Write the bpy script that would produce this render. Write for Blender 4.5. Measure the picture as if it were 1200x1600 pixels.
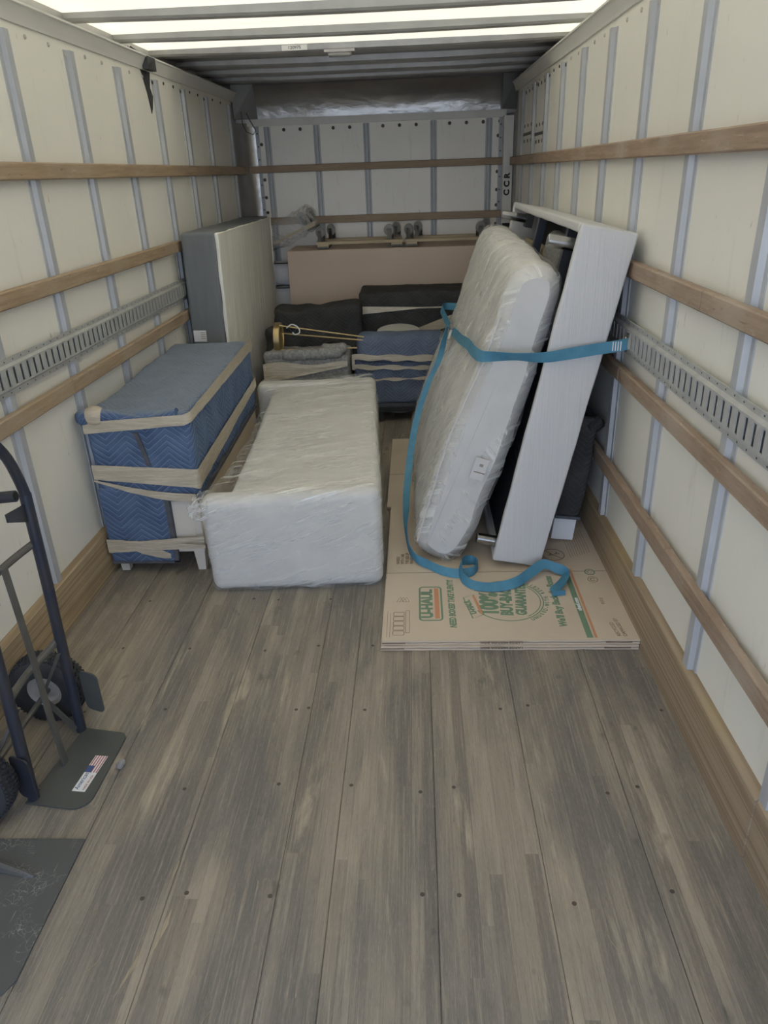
import bpy, bmesh, math, random
from mathutils import Vector, Matrix, noise

random.seed(7)
S = bpy.context.scene
COL = S.collection
for o in list(bpy.data.objects):
    bpy.data.objects.remove(o)

# ------------------------------------------------------------------ camera
F_PX = 1137.86
PITCH, YAW, ROLL, CAM_H = .4368, -.053, -.0367, 1.6894
cy, sy, cp, sp = math.cos(YAW), math.sin(YAW), math.cos(PITCH), math.sin(PITCH)
fw = Vector((sy*cp, cy*cp, -sp)); r0 = Vector((cy, -sy, 0)); u0 = r0.cross(fw)
cr, sr = math.cos(ROLL), math.sin(ROLL)
rv, uv_ = cr*r0+sr*u0, -sr*r0+cr*u0
cam = bpy.data.cameras.new('camera'); cam_o = bpy.data.objects.new('camera', cam); COL.objects.link(cam_o)
cam_o.matrix_world = Matrix(((rv.x, uv_.x, -fw.x, 0), (rv.y, uv_.y, -fw.y, 0), (rv.z, uv_.z, -fw.z, CAM_H), (0, 0, 0, 1)))
cam.sensor_fit = 'VERTICAL'; cam.sensor_height = 24; cam.lens = F_PX/1600*24; cam.clip_start = .02
S.camera = cam_o

# ------------------------------------------------------------------ sky (bright overcast day) and exposure
W = bpy.data.worlds.new('sky'); S.world = W; W.use_nodes = True
nt = W.node_tree; bg = nt.nodes['Background']
tc = nt.nodes.new('ShaderNodeTexCoord'); sx = nt.nodes.new('ShaderNodeSeparateXYZ'); rp = nt.nodes.new('ShaderNodeValToRGB')
nt.links.new(tc.outputs['Generated'], sx.inputs[0]); nt.links.new(sx.outputs['Z'], rp.inputs[0]); nt.links.new(rp.outputs[0], bg.inputs[0])
e = rp.color_ramp.elements
e[0].position = 0.0; e[0].color = (.60, .68, .82, 1)
e[1].position = 1.0; e[1].color = (.20, .34, .68, 1)
k = e.new(.01); k.color = (.98, 1.18, 1.56, 1)
k = e.new(.35); k.color = (.48, .65, .98, 1)
bg.inputs[1].default_value = 1.3
sun = bpy.data.lights.new('sun', 'SUN'); sun.energy = 10.5; sun.angle = .009; sun.color = (1, .965, .90)
sun_o = bpy.data.objects.new('sun', sun); COL.objects.link(sun_o)      # high, from ahead of the truck: it strikes the roof only
sun_o.rotation_euler = Vector((-.25, -.55, -.95)).to_track_quat('-Z', 'Y').to_euler()
S.view_settings.view_transform = 'Standard'; S.view_settings.look = 'None'
S.view_settings.gamma = 1; S.view_settings.use_curve_mapping = False
S.view_settings.exposure = 1.27
S.cycles.max_bounces = 14; S.cycles.diffuse_bounces = 9; S.cycles.transparent_max_bounces = 12

# ------------------------------------------------------------------ mesh helpers
class MB:
    def __init__(s, topxy=False):
        s.v, s.f, s.uv, s.topxy = [], [], [], topxy
    def add(s, vs, fs, uvs=None, M=None):
        o = len(s.v)
        for p in vs:
            p = Vector(p); s.v.append(M @ p if M else p)
        for i, q in enumerate(fs):
            s.f.append([j+o for j in q])
            s.uv.append(uvs[i] if uvs else None)
        return s
    def hexa(s, c, M=None):      # 8 corners: bottom 4 (ccw seen from above) then top 4
        return s.add(c, [(3, 2, 1, 0), (4, 5, 6, 7), (0, 1, 5, 4), (1, 2, 6, 5), (2, 3, 7, 6), (3, 0, 4, 7)], None, M)
    def box(s, x0, x1, y0, y1, z0, z1, M=None):
        return s.hexa([(x0, y0, z0), (x1, y0, z0), (x1, y1, z0), (x0, y1, z0), (x0, y0, z1), (x1, y0, z1), (x1, y1, z1), (x0, y1, z1)], M)
    def tube(s, path, r, n=10, M=None, cap=True):
        P = [Vector(p) for p in path]; R = r if isinstance(r, (list, tuple)) else [r]*len(P)
        T = [(P[min(i+1, len(P)-1)]-P[max(i-1, 0)]).normalized() for i in range(len(P))]
        up = Vector((0, 0, 1)) if abs(T[0].z) < .9 else Vector((1, 0, 0))
        a = T[0].cross(up).normalized(); vs = []; fs = []
        for i, p in enumerate(P):
            a = (a-T[i]*a.dot(T[i])).normalized(); b = T[i].cross(a)
            for k in range(n):
                t = 2*math.pi*k/n; vs.append(p+(a*math.cos(t)+b*math.sin(t))*R[i])
        for i in range(len(P)-1):
            for k in range(n):
                fs.append((i*n+k, i*n+(k+1) % n, (i+1)*n+(k+1) % n, (i+1)*n+k))
        us = []
        for i in range(len(P)-1):
            for k in range(n): us.append([(i*.03, k*.02), (i*.03, k*.02+.02), (i*.03+.03, k*.02+.02), (i*.03+.03, k*.02)])
        if cap:
            us += [[(.5, .51)]*n]*2
            fs.append(tuple(range(n-1, -1, -1))); fs.append(tuple(range((len(P)-1)*n, len(P)*n)))
        return s.add(vs, fs, us, M)
    def lathe(s, prof, n=24, M=None):     # (radius, height) about local z, closed profile
        vs = []; fs = []; m = len(prof)
        for k in range(n):
            t = 2*math.pi*k/n
            for (r, z) in prof: vs.append((r*math.cos(t), r*math.sin(t), z))
        for k in range(n):
            for j in range(m):
                fs.append((k*m+j, ((k+1) % n)*m+j, ((k+1) % n)*m+(j+1) % m, k*m+(j+1) % m))
        return s.add(vs, fs, None, M)
    def prism(s, poly, h0, h1, M=None):   # polygon (ccw) in local xy, from h0 to h1
        n = len(poly)
        vs = [(p[0], p[1], h0) for p in poly]+[(p[0], p[1], h1) for p in poly]
        fs = [tuple(range(n-1, -1, -1)), tuple(range(n, 2*n))]+[(i, (i+1) % n, n+(i+1) % n, n+i) for i in range(n)]
        return s.add(vs, fs, None, M)
    def soft(s, x0, x1, y0, y1, z0, z1, r=.03, seg=.04, amp=0., sc=6., seed=0, M=None, fn=None):
        # rounded, gently uneven box with metre UVs
        lo, hi = Vector((x0, y0, z0)), Vector((x1, y1, z1)); ce = (lo+hi)/2; h = (hi-lo)/2
        r = min(r, min(h)*.98); off = Vector((seed*7.3, seed*3.1, seed*1.7))
        cache = {}; vs = []; fs = []; uvs = []
        def vert(p):
            key = (round(p.x, 5), round(p.y, 5), round(p.z, 5))
            if key in cache: return cache[key]
            q = p-ce
            inn = Vector([max(-(h[i]-r), min(h[i]-r, q[i])) for i in range(3)]); d = q-inn
            n = d.normalized() if d.length > 1e-9 else Vector((0, 0, 1))
            w = ce+inn+n*r
            if amp: w = w+n*amp*(noise.noise(w*sc+off)+.5*noise.noise(w*sc*2.3+off))
            if fn: w = fn(w)
            cache[key] = len(vs); vs.append(w); return cache[key]
        def divs(a):
            L = 2*h[a]; n = max(2, int(round(L/seg))); inner = [lo[a]+r+(L-2*r)*i/n for i in range(n+1)]
            return [lo[a], lo[a]+r*.33, lo[a]+r*.67]+inner+[hi[a]-r*.67, hi[a]-r*.33, hi[a]]
        D = [divs(a) for a in range(3)]
        for ax in range(3):
            a, b = [(1, 2), (2, 0), (0, 1)][ax]
            for sgn in (0, 1):
                for i in range(len(D[a])-1):
                    for j in range(len(D[b])-1):
                        q = []; u = []
                        for (ii, jj) in ((i, j), (i+1, j), (i+1, j+1), (i, j+1)):
                            p = Vector((0, 0, 0)); p[ax] = hi[ax] if sgn else lo[ax]; p[a] = D[a][ii]; p[b] = D[b][jj]
                            q.append(vert(p))
                            u.append((p.y, p.z) if ax == 0 else ((p.x, p.z) if ax == 1 else ((p.x, p.y) if s.topxy else (p.y, p.x))))
                        if not sgn: q.reverse(); u.reverse()
                        fs.append(tuple(q)); uvs.append(u)
        return s.add(vs, fs, uvs, M)
    def ribbon(s, pts, wd, width, th=.0025, M=None):   # strip following pts; wd width directions
        P = [Vector(p) for p in pts]; Wd = [Vector(w).normalized() for w in wd]; vs = []; fs = []; uvs = []; L = 0.
        wid = width if isinstance(width, (list, tuple)) else [width]*len(P); acc = []
        for i, p in enumerate(P):
            if i: L += (P[i]-P[i-1]).length
            acc.append(L)
            t = (P[min(i+1, len(P)-1)]-P[max(i-1, 0)]).normalized(); n = t.cross(Wd[i])
            n = n.normalized() if n.length > 1e-6 else Vector((0, 0, 1))
            h = Wd[i]*wid[i]/2
            vs += [p-h-n*th/2, p+h-n*th/2, p+h+n*th/2, p-h+n*th/2]
        for i in range(len(P)-1):
            a, b = 4*i, 4*i+4
            for k in range(4):
                fs.append((a+k, a+(k+1) % 4, b+(k+1) % 4, b+k))
                v0 = (0, 1, 1, 0)[k]*wid[i]; v1 = (1, 1, 0, 0)[k]*wid[i]
                uvs.append([(acc[i], v0), (acc[i], v1), (acc[i+1], v1), (acc[i+1], v0)])
        fs.append((3, 2, 1, 0)); uvs.append([(0, 0)]*4); n = 4*(len(P)-1); fs.append((n, n+1, n+2, n+3)); uvs.append([(0, 0)]*4)
        return s.add(vs, fs, uvs, M)
    def mesh(s, name, m, smooth=35):
        me = bpy.data.meshes.new(name); me.from_pydata([tuple(p) for p in s.v], [], s.f)
        if any(u for u in s.uv):
            ul = me.uv_layers.new(name='UVMap'); i = 0; dat = []
            for f, u in zip(s.f, s.uv):
                for j in range(len(f)): dat += list(u[j]) if u else [0., 0.]
            ul.data.foreach_set('uv', dat)
        bm = bmesh.new(); bm.from_mesh(me); bmesh.ops.recalc_face_normals(bm, faces=bm.faces); bm.to_mesh(me); bm.free()
        if smooth:
            me.polygons.foreach_set('use_smooth', [True]*len(me.polygons)); me.set_sharp_from_angle(angle=math.radians(smooth))
        if m: me.materials.append(m)
        return me

def put(name, me, parent=None):
    o = bpy.data.objects.new(name, me); COL.objects.link(o)
    if parent is not None:
        o.parent = parent
        if parent.parent is None: o.matrix_parent_inverse = Matrix.Translation(-parent.location)
    return o
def obj(name, mb, m, parent=None, smooth=35):      # mesh given in world coordinates
    return put(name, mb.mesh(name, m, smooth), parent)
def tag(o, label, cat, group=None):
    o['label'] = label; o['category'] = cat
    if group: o['group'] = group
    return o
def thing(name, label, cat, loc, group=None):
    o = bpy.data.objects.new(name, None); COL.objects.link(o); o.location = loc; o.empty_display_size = .1
    return tag(o, label, cat, group)
def struct(o): o['kind'] = 'structure'; return o
def frame(o, x, y, z=None):          # matrix from origin and axes
    x = Vector(x).normalized(); y = Vector(y).normalized(); z = Vector(z).normalized() if z else x.cross(y).normalized()
    return Matrix(((x.x, y.x, z.x, o[0]), (x.y, y.y, z.y, o[1]), (x.z, y.z, z.z, o[2]), (0, 0, 0, 1)))
def text(body, size, M, m, parent, name='printed_text', xs=1., bold=.0, align='LEFT', shear=0., spacing=1., depth=.0003):
    c = bpy.data.curves.new('t', 'FONT'); c.body = body; c.size = size; c.offset = bold; c.shear = shear; c.space_character = spacing
    c.align_x = align; c.align_y = 'CENTER'; c.extrude = depth; c.resolution_u = 4
    t = bpy.data.objects.new('t', c); COL.objects.link(t)
    me = bpy.data.meshes.new_from_object(t.evaluated_get(bpy.context.evaluated_depsgraph_get()))
    bpy.data.objects.remove(t); bpy.data.curves.remove(c)
    me.transform(M @ Matrix.Diagonal((xs, 1, 1, 1))); me.name = name
    me.materials.clear(); me.materials.append(m)
    return put(name, me, parent)

# ------------------------------------------------------------------ material helpers
class NT:
    def __init__(s, name):
        s.m = bpy.data.materials.new(name); s.m.use_nodes = True; s.t = s.m.node_tree
        s.b = s.t.nodes['Principled BSDF']; s.out = s.t.nodes['Material Output']
    def n(s, typ, **kw):
        q = s.t.nodes.new('ShaderNode'+typ)
        for a, v in kw.items(): setattr(q, a, v)
        return q
    def set(s, sock, v):
        if isinstance(v, bpy.types.NodeSocket): s.t.links.new(v, sock)
        elif isinstance(v, (tuple, list)) and len(v) == 3 and sock.type == 'RGBA': sock.default_value = (*v, 1)
        else: sock.default_value = v
    def math(s, op, a, b=0., c=0.):
        q = s.n('Math', operation=op); s.set(q.inputs[0], a); s.set(q.inputs[1], b)
        if len(q.inputs) > 2: s.set(q.inputs[2], c)
        return q.outputs[0]
    def coord(s, scale=(1, 1, 1), kind='Object', rot=(0, 0, 0)):
        t = s.n('TexCoord'); mp = s.n('Mapping'); s.t.links.new(t.outputs[kind], mp.inputs[0])
        mp.inputs['Scale'].default_value = scale; mp.inputs['Rotation'].default_value = rot
        return mp.outputs[0]
    def noise(s, vec, scale, detail=4, rough=.55, dist=0.):
        q = s.n('TexNoise'); s.set(q.inputs['Vector'], vec); q.inputs['Scale'].default_value = scale
        q.inputs['Detail'].default_value = detail; q.inputs['Roughness'].default_value = rough; q.inputs['Distortion'].default_value = dist
        return q.outputs[0]
    def ramp(s, fac, a, b, ca=(0, 0, 0), cb=(1, 1, 1)):
        q = s.n('ValToRGB'); s.set(q.inputs[0], fac); el = q.color_ramp.elements
        el[0].position = a; el[0].color = (*ca, 1); el[1].position = b; el[1].color = (*cb, 1)
        return q.outputs[0]
    def mix(s, f, a, b, mode='MIX'):
        q = s.n('Mix', data_type='RGBA', blend_type=mode); s.set(q.inputs[0], f); s.set(q.inputs[6], a); s.set(q.inputs[7], b)
        return q.outputs[2]
    def bump(s, h, strength=.3, dist=.01):
        q = s.n('Bump'); s.set(q.inputs['Height'], h); q.inputs['Strength'].default_value = strength; q.inputs['Distance'].default_value = dist
        s.t.links.new(q.outputs[0], s.b.inputs['Normal']); return q.outputs[0]
    def fin(s, col=None, rough=.6, metal=0., coat=0., spec=None):
        if col is not None: s.set(s.b.inputs['Base Color'], col)
        s.set(s.b.inputs['Roughness'], rough); s.set(s.b.inputs['Metallic'], metal)
        s.b.inputs['Coat Weight'].default_value = coat; s.b.inputs['Coat Roughness'].default_value = .2
        if spec is not None: s.b.inputs['Specular IOR Level'].default_value = spec
        return s.m

def plain(name, c, rough=.6, metal=0., c2=None, scale=8., stretch=(1, 1, 1), lo=.35, hi=.7, bump=0., bscale=None, bdist=.004, coat=0., spec=None, kind='Object'):
    t = NT(name); col = c
    if c2 is not None or bump:
        v = t.coord(stretch, kind); nz = t.noise(v, scale, 5)
        if c2 is not None: col = t.mix(t.ramp(nz, lo, hi), c, c2)
        if bump: t.bump(t.noise(v, bscale or scale, 4), bump, bdist)
    return t.fin(col, rough, metal, coat, spec)

def quilt(name, base, dark, line, s=.028, p=.09, top_pale=.0):
    t = NT(name); tx = t.n('TexCoord'); sp_ = t.n('SeparateXYZ'); t.t.links.new(tx.outputs['UV'], sp_.inputs[0])
    nz = t.noise(t.coord((1, 1, 1), 'UV'), 5, 2)
    u, v = sp_.outputs[0], sp_.outputs[1]
    u = t.math('MULTIPLY_ADD', nz, .03, u)
    tri = t.math('PINGPONG', u, p); w = t.math('MULTIPLY_ADD', tri, .8, v)
    w = t.math('MULTIPLY_ADD', nz, .03, w)
    fr = t.math('FRACT', t.math('DIVIDE', w, s)); d = t.math('ABSOLUTE', t.math('SUBTRACT', fr, .5))
    ln = t.ramp(d, .425, .475); puff = t.math('SUBTRACT', .25, t.math('MULTIPLY', d, d))
    wear = t.ramp(t.noise(t.coord((1, 1, 1)), 9, 6), .35, .7)
    ge = t.n('NewGeometry'); gz = t.n('SeparateXYZ'); t.t.links.new(ge.outputs['Normal'], gz.inputs[0])
    col = t.mix(t.math('MULTIPLY', ln, .75), t.mix(wear, dark, base), line)
    col = t.mix(t.math('MULTIPLY', t.ramp(gz.outputs[2], .55, .95), top_pale), col, (.30, .32, .34))      # pale grey blended in on upward-facing surfaces
    t.bump(puff, .9, .012)
    return t.fin(col, .9, 0, spec=.2)

def wrapped(name, c, c2, stretch=(1, 1, 1), rot=(0, 0, 0), strength=.35, scale=14., rough=.32, coat=.25):
    t = NT(name); v = t.coord(stretch, 'Object', rot); a = t.noise(v, scale, 5, .6, .4)
    b = t.noise(t.coord((1, 1, 1)), 3., 3)
    rg = t.ramp(a, .42, .62); t.bump(t.math('ADD', a, t.math('MULTIPLY', b, .5)), strength, .02)
    return t.fin(t.mix(rg, c2, c), rough, 0, coat)

def film(name, rot=.45, lo=.5, hi=.75, amax=.5, amin=.05, fine=42.):
    t = NT(name); v = t.coord((1, 1, 1), 'UV', (0, 0, rot)); mp = t.n('Mapping'); t.t.links.new(v, mp.inputs[0]); mp.inputs['Scale'].default_value = (1.6, fine, 1)
    a = t.noise(mp.outputs[0], 1., 3, .55, .8); c = t.noise(t.coord((1, 1, 1), 'UV'), 4., 3)
    t.bump(a, .25, .006); f = t.math('MULTIPLY', t.ramp(a, lo, hi), t.ramp(c, .35, .6)); f = t.math('MULTIPLY_ADD', f, amax-amin, amin)
    t.fin((.86, .86, .83), .2); t.set(t.b.inputs['Alpha'], f)
    return t.m

def wood(name, c, c2, c3, along=1, rough=.65, scale=6.):
    st = [14., 14., 14.]; st[along] = .7
    t = NT(name); v = t.coord(tuple(st)); g = t.noise(v, scale, 6, .6, .3); big = t.noise(t.coord((1, 1, 1)), 2.3, 4)
    col = t.mix(t.ramp(g, .35, .68), c2, c); col = t.mix(t.ramp(big, .45, .68), col, c3)
    st2 = [26., 26., 26.]; st2[along] = 5.; sc = t.noise(t.coord(tuple(st2)), 3., 5, .7, .5)
    col = t.mix(t.math('MULTIPLY', t.ramp(sc, .60, .70), .55), col, (.52, .43, .32)); col = t.mix(t.math('MULTIPLY', t.ramp(sc, .30, .40, (1, 1, 1), (0, 0, 0)), .6), col, (.13, .09, .06))
    t.bump(t.math('ADD', g, sc), .3, .004)
    return t.fin(col, rough)

def wave_layers(name, c, c2, dirt):
    t = NT(name); v = t.coord((3, .25, 55)); g = t.noise(v, 2.2, 3, .5, .2); big = t.noise(t.coord((1, .6, 1)), 3.0, 5)
    col = t.mix(t.ramp(g, .42, .56), c2, c); col = t.mix(t.math('MULTIPLY', t.ramp(big, .5, .72), .6), col, dirt)
    t.bump(g, .3, .004)
    return t.fin(col, .7)

def floor_mat():
    t = NT('worn_laminated_hardwood'); tx = t.n('TexCoord'); s_ = t.n('SeparateXYZ'); t.t.links.new(tx.outputs['Object'], s_.inputs[0])
    X_, Y_ = s_.outputs[0], s_.outputs[1]
    row = t.math('FLOOR', t.math('DIVIDE', X_, .0345)); w1 = t.n('TexWhiteNoise', noise_dimensions='1D'); t.set(w1.inputs['W'], row)
    seg = t.math('FLOOR', t.math('ADD', t.math('DIVIDE', Y_, 1.25), t.math('MULTIPLY', w1.outputs[0], 9.)))
    cb = t.n('CombineXYZ'); t.set(cb.inputs[0], row); t.set(cb.inputs[1], seg)
    w2 = t.n('TexWhiteNoise', noise_dimensions='2D'); t.set(w2.inputs['Vector'], cb.outputs[0]); tone = w2.outputs[0]
    fx = t.math('ABSOLUTE', t.math('SUBTRACT', t.math('FRACT', t.math('DIVIDE', X_, .0345)), .5)); joint = t.ramp(fx, .475, .5)
    gv = t.n('CombineXYZ'); t.set(gv.inputs[0], t.math('MULTIPLY', X_, 34.)); t.set(gv.inputs[1], t.math('ADD', Y_, t.math('MULTIPLY', tone, 17.)))
    grain = t.noise(gv.outputs[0], 4, 7, .68, .25)
    fine = t.noise(t.coord((150, 12, 1)), 4, 5, .7)
    wear = t.noise(t.coord((2.2, .5, 1)), 2.0, 6, .62, .4); wear2 = t.noise(t.coord((5., .8, 1)), 2.6, 5, .6, .3)
    spots = t.noise(t.coord((1, .6, 1)), 11, 3)
    col = t.mix(tone, (.225, .192, .155), (.375, .318, .245))
    col = t.mix(t.math('MULTIPLY', t.ramp(wear, .40, .60), .85), col, (.155, .142, .128))
    col = t.mix(t.math('MULTIPLY', t.ramp(grain, .52, .74), .70), col, (.45, .385, .285))
    col = t.mix(t.math('MULTIPLY', t.ramp(grain, .28, .46, (1, 1, 1), (0, 0, 0)), .55), col, (.115, .098, .080))
    col = t.mix(t.math('MULTIPLY', t.ramp(wear2, .60, .70), .65), col, (.50, .43, .315))
    col = t.mix(t.math('MULTIPLY', t.ramp(fine, .54, .72), .45), col, (.48, .425, .335))
    col = t.mix(t.math('MULTIPLY', t.ramp(fine, .28, .44, (1, 1, 1), (0, 0, 0)), .45), col, (.07, .06, .05))
    col = t.mix(t.math('MULTIPLY', joint, .35), col, (.08, .07, .06))
    col = t.mix(t.math('MULTIPLY', t.ramp(spots, .66, .74), .5), col, (.08, .07, .06))
    t.bump(t.math('ADD', grain, t.math('MULTIPLY', fine, .5)), .4, .004)
    return t.fin(col, .6, spec=.3)

def roof_mat():
    t = NT('translucent_fibreglass'); d = t.n('BsdfDiffuse'); tr = t.n('BsdfTranslucent'); mx = t.n('MixShader')
    nz = t.noise(t.coord((1, 2, 1)), 2.5, 4)
    c = t.mix(nz, (.72, .70, .63), (.80, .78, .71))
    t.set(d.inputs[0], c); t.set(tr.inputs[0], c); mx.inputs[0].default_value = .42
    t.t.links.new(d.outputs[0], mx.inputs[1]); t.t.links.new(tr.outputs[0], mx.inputs[2]); t.t.links.new(mx.outputs[0], t.out.inputs[0])
    return t.m

def wall_mat(name, c, c2):
    t = NT(name); a = t.noise(t.coord((1, 1, .35)), 3, 5); b = t.noise(t.coord((1, 1, .3), rot=(.5, .2, 0)), 30, 4, .7)
    col = t.mix(t.math('MULTIPLY', t.ramp(a, .4, .75), .5), c, c2)
    col = t.mix(t.math('MULTIPLY', t.ramp(b, .67, .74), .55), col, (.30, .28, .25)); d_ = t.noise(t.coord((6, 6, .9)), 2.4, 6, .65, .5); col = t.mix(t.math('MULTIPLY', t.ramp(d_, .60, .78), .35), col, (.47, .43, .36))
    t.bump(t.noise(t.coord(), 5, 3), .08, .01)
    return t.fin(col, .42, spec=.4)

def web_mat():
    t = NT('blue_webbing'); tx = t.n('TexCoord'); s_ = t.n('SeparateXYZ'); t.t.links.new(tx.outputs['UV'], s_.inputs[0])
    w = t.math('SINE', t.math('MULTIPLY', s_.outputs[0], 1100.)); nz = t.noise(t.coord(), 12, 4)
    t.bump(w, .25, .002)
    return t.fin(t.mix(t.ramp(nz, .35, .7), (.055, .20, .31), (.085, .265, .38)), .6)

M = {}
M['panel'] = wall_mat('white_fibreglass_panel', (.82, .795, .715), (.77, .745, .67))
M['panel_back'] = wall_mat('front_wall_panel', (.92, .885, .81), (.86, .82, .745))
M['galv'] = plain('galvanised_steel', (.47, .48, .495), .5, .1, (.40, .41, .425), 14, (1, 1, .4), bump=.05)
M['post'] = plain('white_worn_post', (.70, .68, .63), .5, .05, (.50, .485, .45), 9, (1, 1, .3), lo=.45, hi=.75)
M['track'] = plain('grey_painted_track', (.46, .46, .44), .5, .15, (.38, .38, .365), 18, bump=.05)
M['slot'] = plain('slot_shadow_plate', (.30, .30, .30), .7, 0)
M['alu'] = plain('dull_aluminium', (.46, .455, .44), .45, .4, (.37, .36, .35), 9, (1, .3, 1), bump=.15, bscale=4, bdist=.02)
M['sheet'] = plain('crumpled_aluminium_sheet', (.46, .45, .435), .32, .8, (.34, .33, .315), 3, (1, 1, 2), bump=.35, bscale=2.6, bdist=.05)
M['gusset'] = plain('dull_gusset_plate', (.30, .295, .285), .65, .3, (.24, .235, .23), 5, bump=.2, bscale=5, bdist=.02)
M['roofmetal'] = plain('roof_aluminium', (.36, .355, .345), .4, .6, (.28, .275, .27), 3, (.4, 2, 1), bump=.4, bscale=3, bdist=.05)
M['rib'] = plain('roof_rib_paint', (.50, .50, .475), .5, .1, (.42, .42, .40), 6)
M['roof'] = roof_mat()
M['white_rail'] = plain('painted_top_rail', (.74, .725, .665), .45, .05, (.66, .645, .59), 5, (1, .4, 1))
M['rail_l'] = wood('worn_oak_rail', (.42, .31, .195), (.30, .21, .13), (.38, .30, .21))
M['rail_r'] = wood('worn_brown_rail', (.37, .265, .185), (.26, .18, .125), (.40, .32, .25))
M['rail_b'] = wood('worn_back_rail', (.40, .295, .19), (.31, .225, .145), (.37, .285, .20), along=0)
M['base_l'] = wave_layers('plywood_kick_board', (.47, .36, .225), (.30, .215, .125), (.24, .18, .12))
M['base_r'] = wave_layers('worn_kick_board', (.38, .29, .195), (.27, .195, .125), (.44, .33, .15))
M['floor'] = floor_mat()
M['sub'] = plain('subfloor', (.05, .045, .04), .9)
M['dark'] = plain('dark_steel', (.06, .06, .06), .5, .4)
M['screw'] = plain('rusty_screw', (.10, .08, .065), .6, .4)
M['rivet'] = plain('pale_rivet', (.50, .48, .43), .4, .2)
M['outer'] = plain('body_skin', (.5, .5, .5), .5)
M['blue_q'] = quilt('blue_quilted_pad', (.115, .170, .285), (.075, .118, .21), (.30, .36, .46), top_pale=.5)
M['blue_q2'] = quilt('blue_grey_quilted_pad', (.150, .185, .26), (.105, .132, .19), (.29, .325, .39), .024, .11)
M['black_q'] = quilt('black_quilted_pad', (.060, .059, .056), (.042, .041, .039), (.095, .094, .088), .026, .10)
M['felt'] = plain('grey_felt_pad', (.20, .195, .185), .95, 0, (.30, .295, .28), 60, lo=.4, hi=.6, bump=.3)
M['binding'] = plain('grey_binding', (.10, .105, .12), .85, 0, (.075, .075, .085), 30)
M['tape'] = wrapped('tan_packing_wrap', (.60, .525, .40), (.49, .425, .32), (1, 1, 9), strength=.4, scale=12, rough=.35)
M['white_paint'] = plain('cream_cabinet_paint', (.70, .64, .56), .45, 0, (.66, .60, .52), 4)
M['ivory'] = plain('ivory_cabinet_front', (.72, .60, .44), .45, 0, (.68, .56, .40), 3)
M['sofa'] = wrapped('cream_upholstery', (.62, .605, .57), (.585, .57, .535), strength=.12, scale=5, rough=.6, coat=0)
M['film_sofa'] = film('stretch_film_sofa', -.30, .48, .70, .85, .05)
M['mat_white'] = wrapped('mattress_ticking', (.60, .59, .57), (.57, .56, .54), strength=.15, scale=6, rough=.6, coat=0)
M['film_mat'] = film('stretch_film_mattress', .9, .46, .70, .85, .06, 38.)
M['frame_wrap'] = wrapped('white_wrapped_frame', (.585, .58, .575), (.565, .56, .555), (26, 26, .5), (0, -.2, 0), .16, 5, .45, .1)
M['lining'] = plain('black_lining', (.010, .010, .011), .85)
M['chrome'] = plain('brushed_chrome', (.45, .45, .45), .22, 1.0)
M['grey_fab'] = plain('grey_woven_border', (.185, .195, .20), .9, 0, (.16, .17, .175), 40, (1, 1, .1), bump=.2, bscale=90)
M['cream_fab'] = plain('cream_dust_cover', (.86, .845, .77), .85, 0, (.79, .775, .70), 4, (1, 5, .4), bump=.5, bscale=3, bdist=.02)
M['paper'] = plain('white_paper', (.75, .75, .74), .7)
M['card'] = plain('brown_cardboard', (.60, .50, .385), .8, 0, (.56, .465, .355), 5, bump=.06, bscale=40)
M['card2'] = plain('large_kraft_carton', (.58, .46, .365), .8, 0, (.55, .43, .34), 2.5)
M['green'] = plain('green_print', (.165, .255, .165), .8)
M['orange'] = plain('orange_print', (.55, .26, .14), .8)
M['ink'] = plain('dark_print', (.22, .165, .11), .8)
M['black_ink'] = plain('black_stencil', (.025, .025, .025), .8)
M['web'] = web_mat()
M['zinc'] = plain('zinc_fitting', (.55, .50, .40), .35, .85, (.40, .34, .27), 20)
M['ht'] = plain('dark_blue_grey_steel', (.035, .042, .065), .38, .35, (.055, .055, .06), 10, bump=.05)
M['ht2'] = plain('greenish_grey_plate', (.105, .108, .098), .48, .2, (.085, .088, .082), 5, bump=.08)
M['bar'] = plain('grey_steel_bar', (.15, .145, .13), .42, .3, (.11, .105, .095), 12)
M['rubber'] = plain('tyre_rubber', (.028, .029, .033), .75, 0, (.045, .045, .045), 9, bump=.2, bscale=60)
M['hub'] = plain('silver_hub', (.58, .57, .56), .3, .6)
M['gold'] = plain('brushed_brass', (.55, .43, .22), .32, .9)
M['white_top'] = plain('white_table_top', (.66, .645, .60), .4)
M['linen'] = plain('white_comforter', (.84, .84, .83), .9, 0, (.78, .78, .77), 6, bump=.5, bscale=9, bdist=.02)
M['pine'] = plain('pale_pine', (.50, .41, .275), .7, 0, (.42, .34, .22), 9, (.6, 9, 9))
M['carpet'] = plain('grey_carpet_pad', (.19, .18, .17), .95, 0, (.13, .125, .12), 60)
M['caster'] = plain('grey_caster_wheel', (.30, .30, .29), .6)
M['stone'] = plain('pale_grey_stone', (.34, .32, .30), .85, 0, (.20, .19, .18), 25, bump=.4)
M['wire'] = plain('thin_wire', (.14, .13, .12), .5, .4)
M['red'] = plain('red_flag_print', (.42, .10, .09), .7)
M['navy'] = plain('navy_flag_print', (.06, .10, .25), .7)
M['lens'] = plain('frosted_lamp_lens', (.40, .39, .36), .3)
M['splinter'] = plain('raw_split_wood', (.42, .35, .24), .8, 0, (.26, .21, .145), 20, (20, 1, 1))
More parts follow.
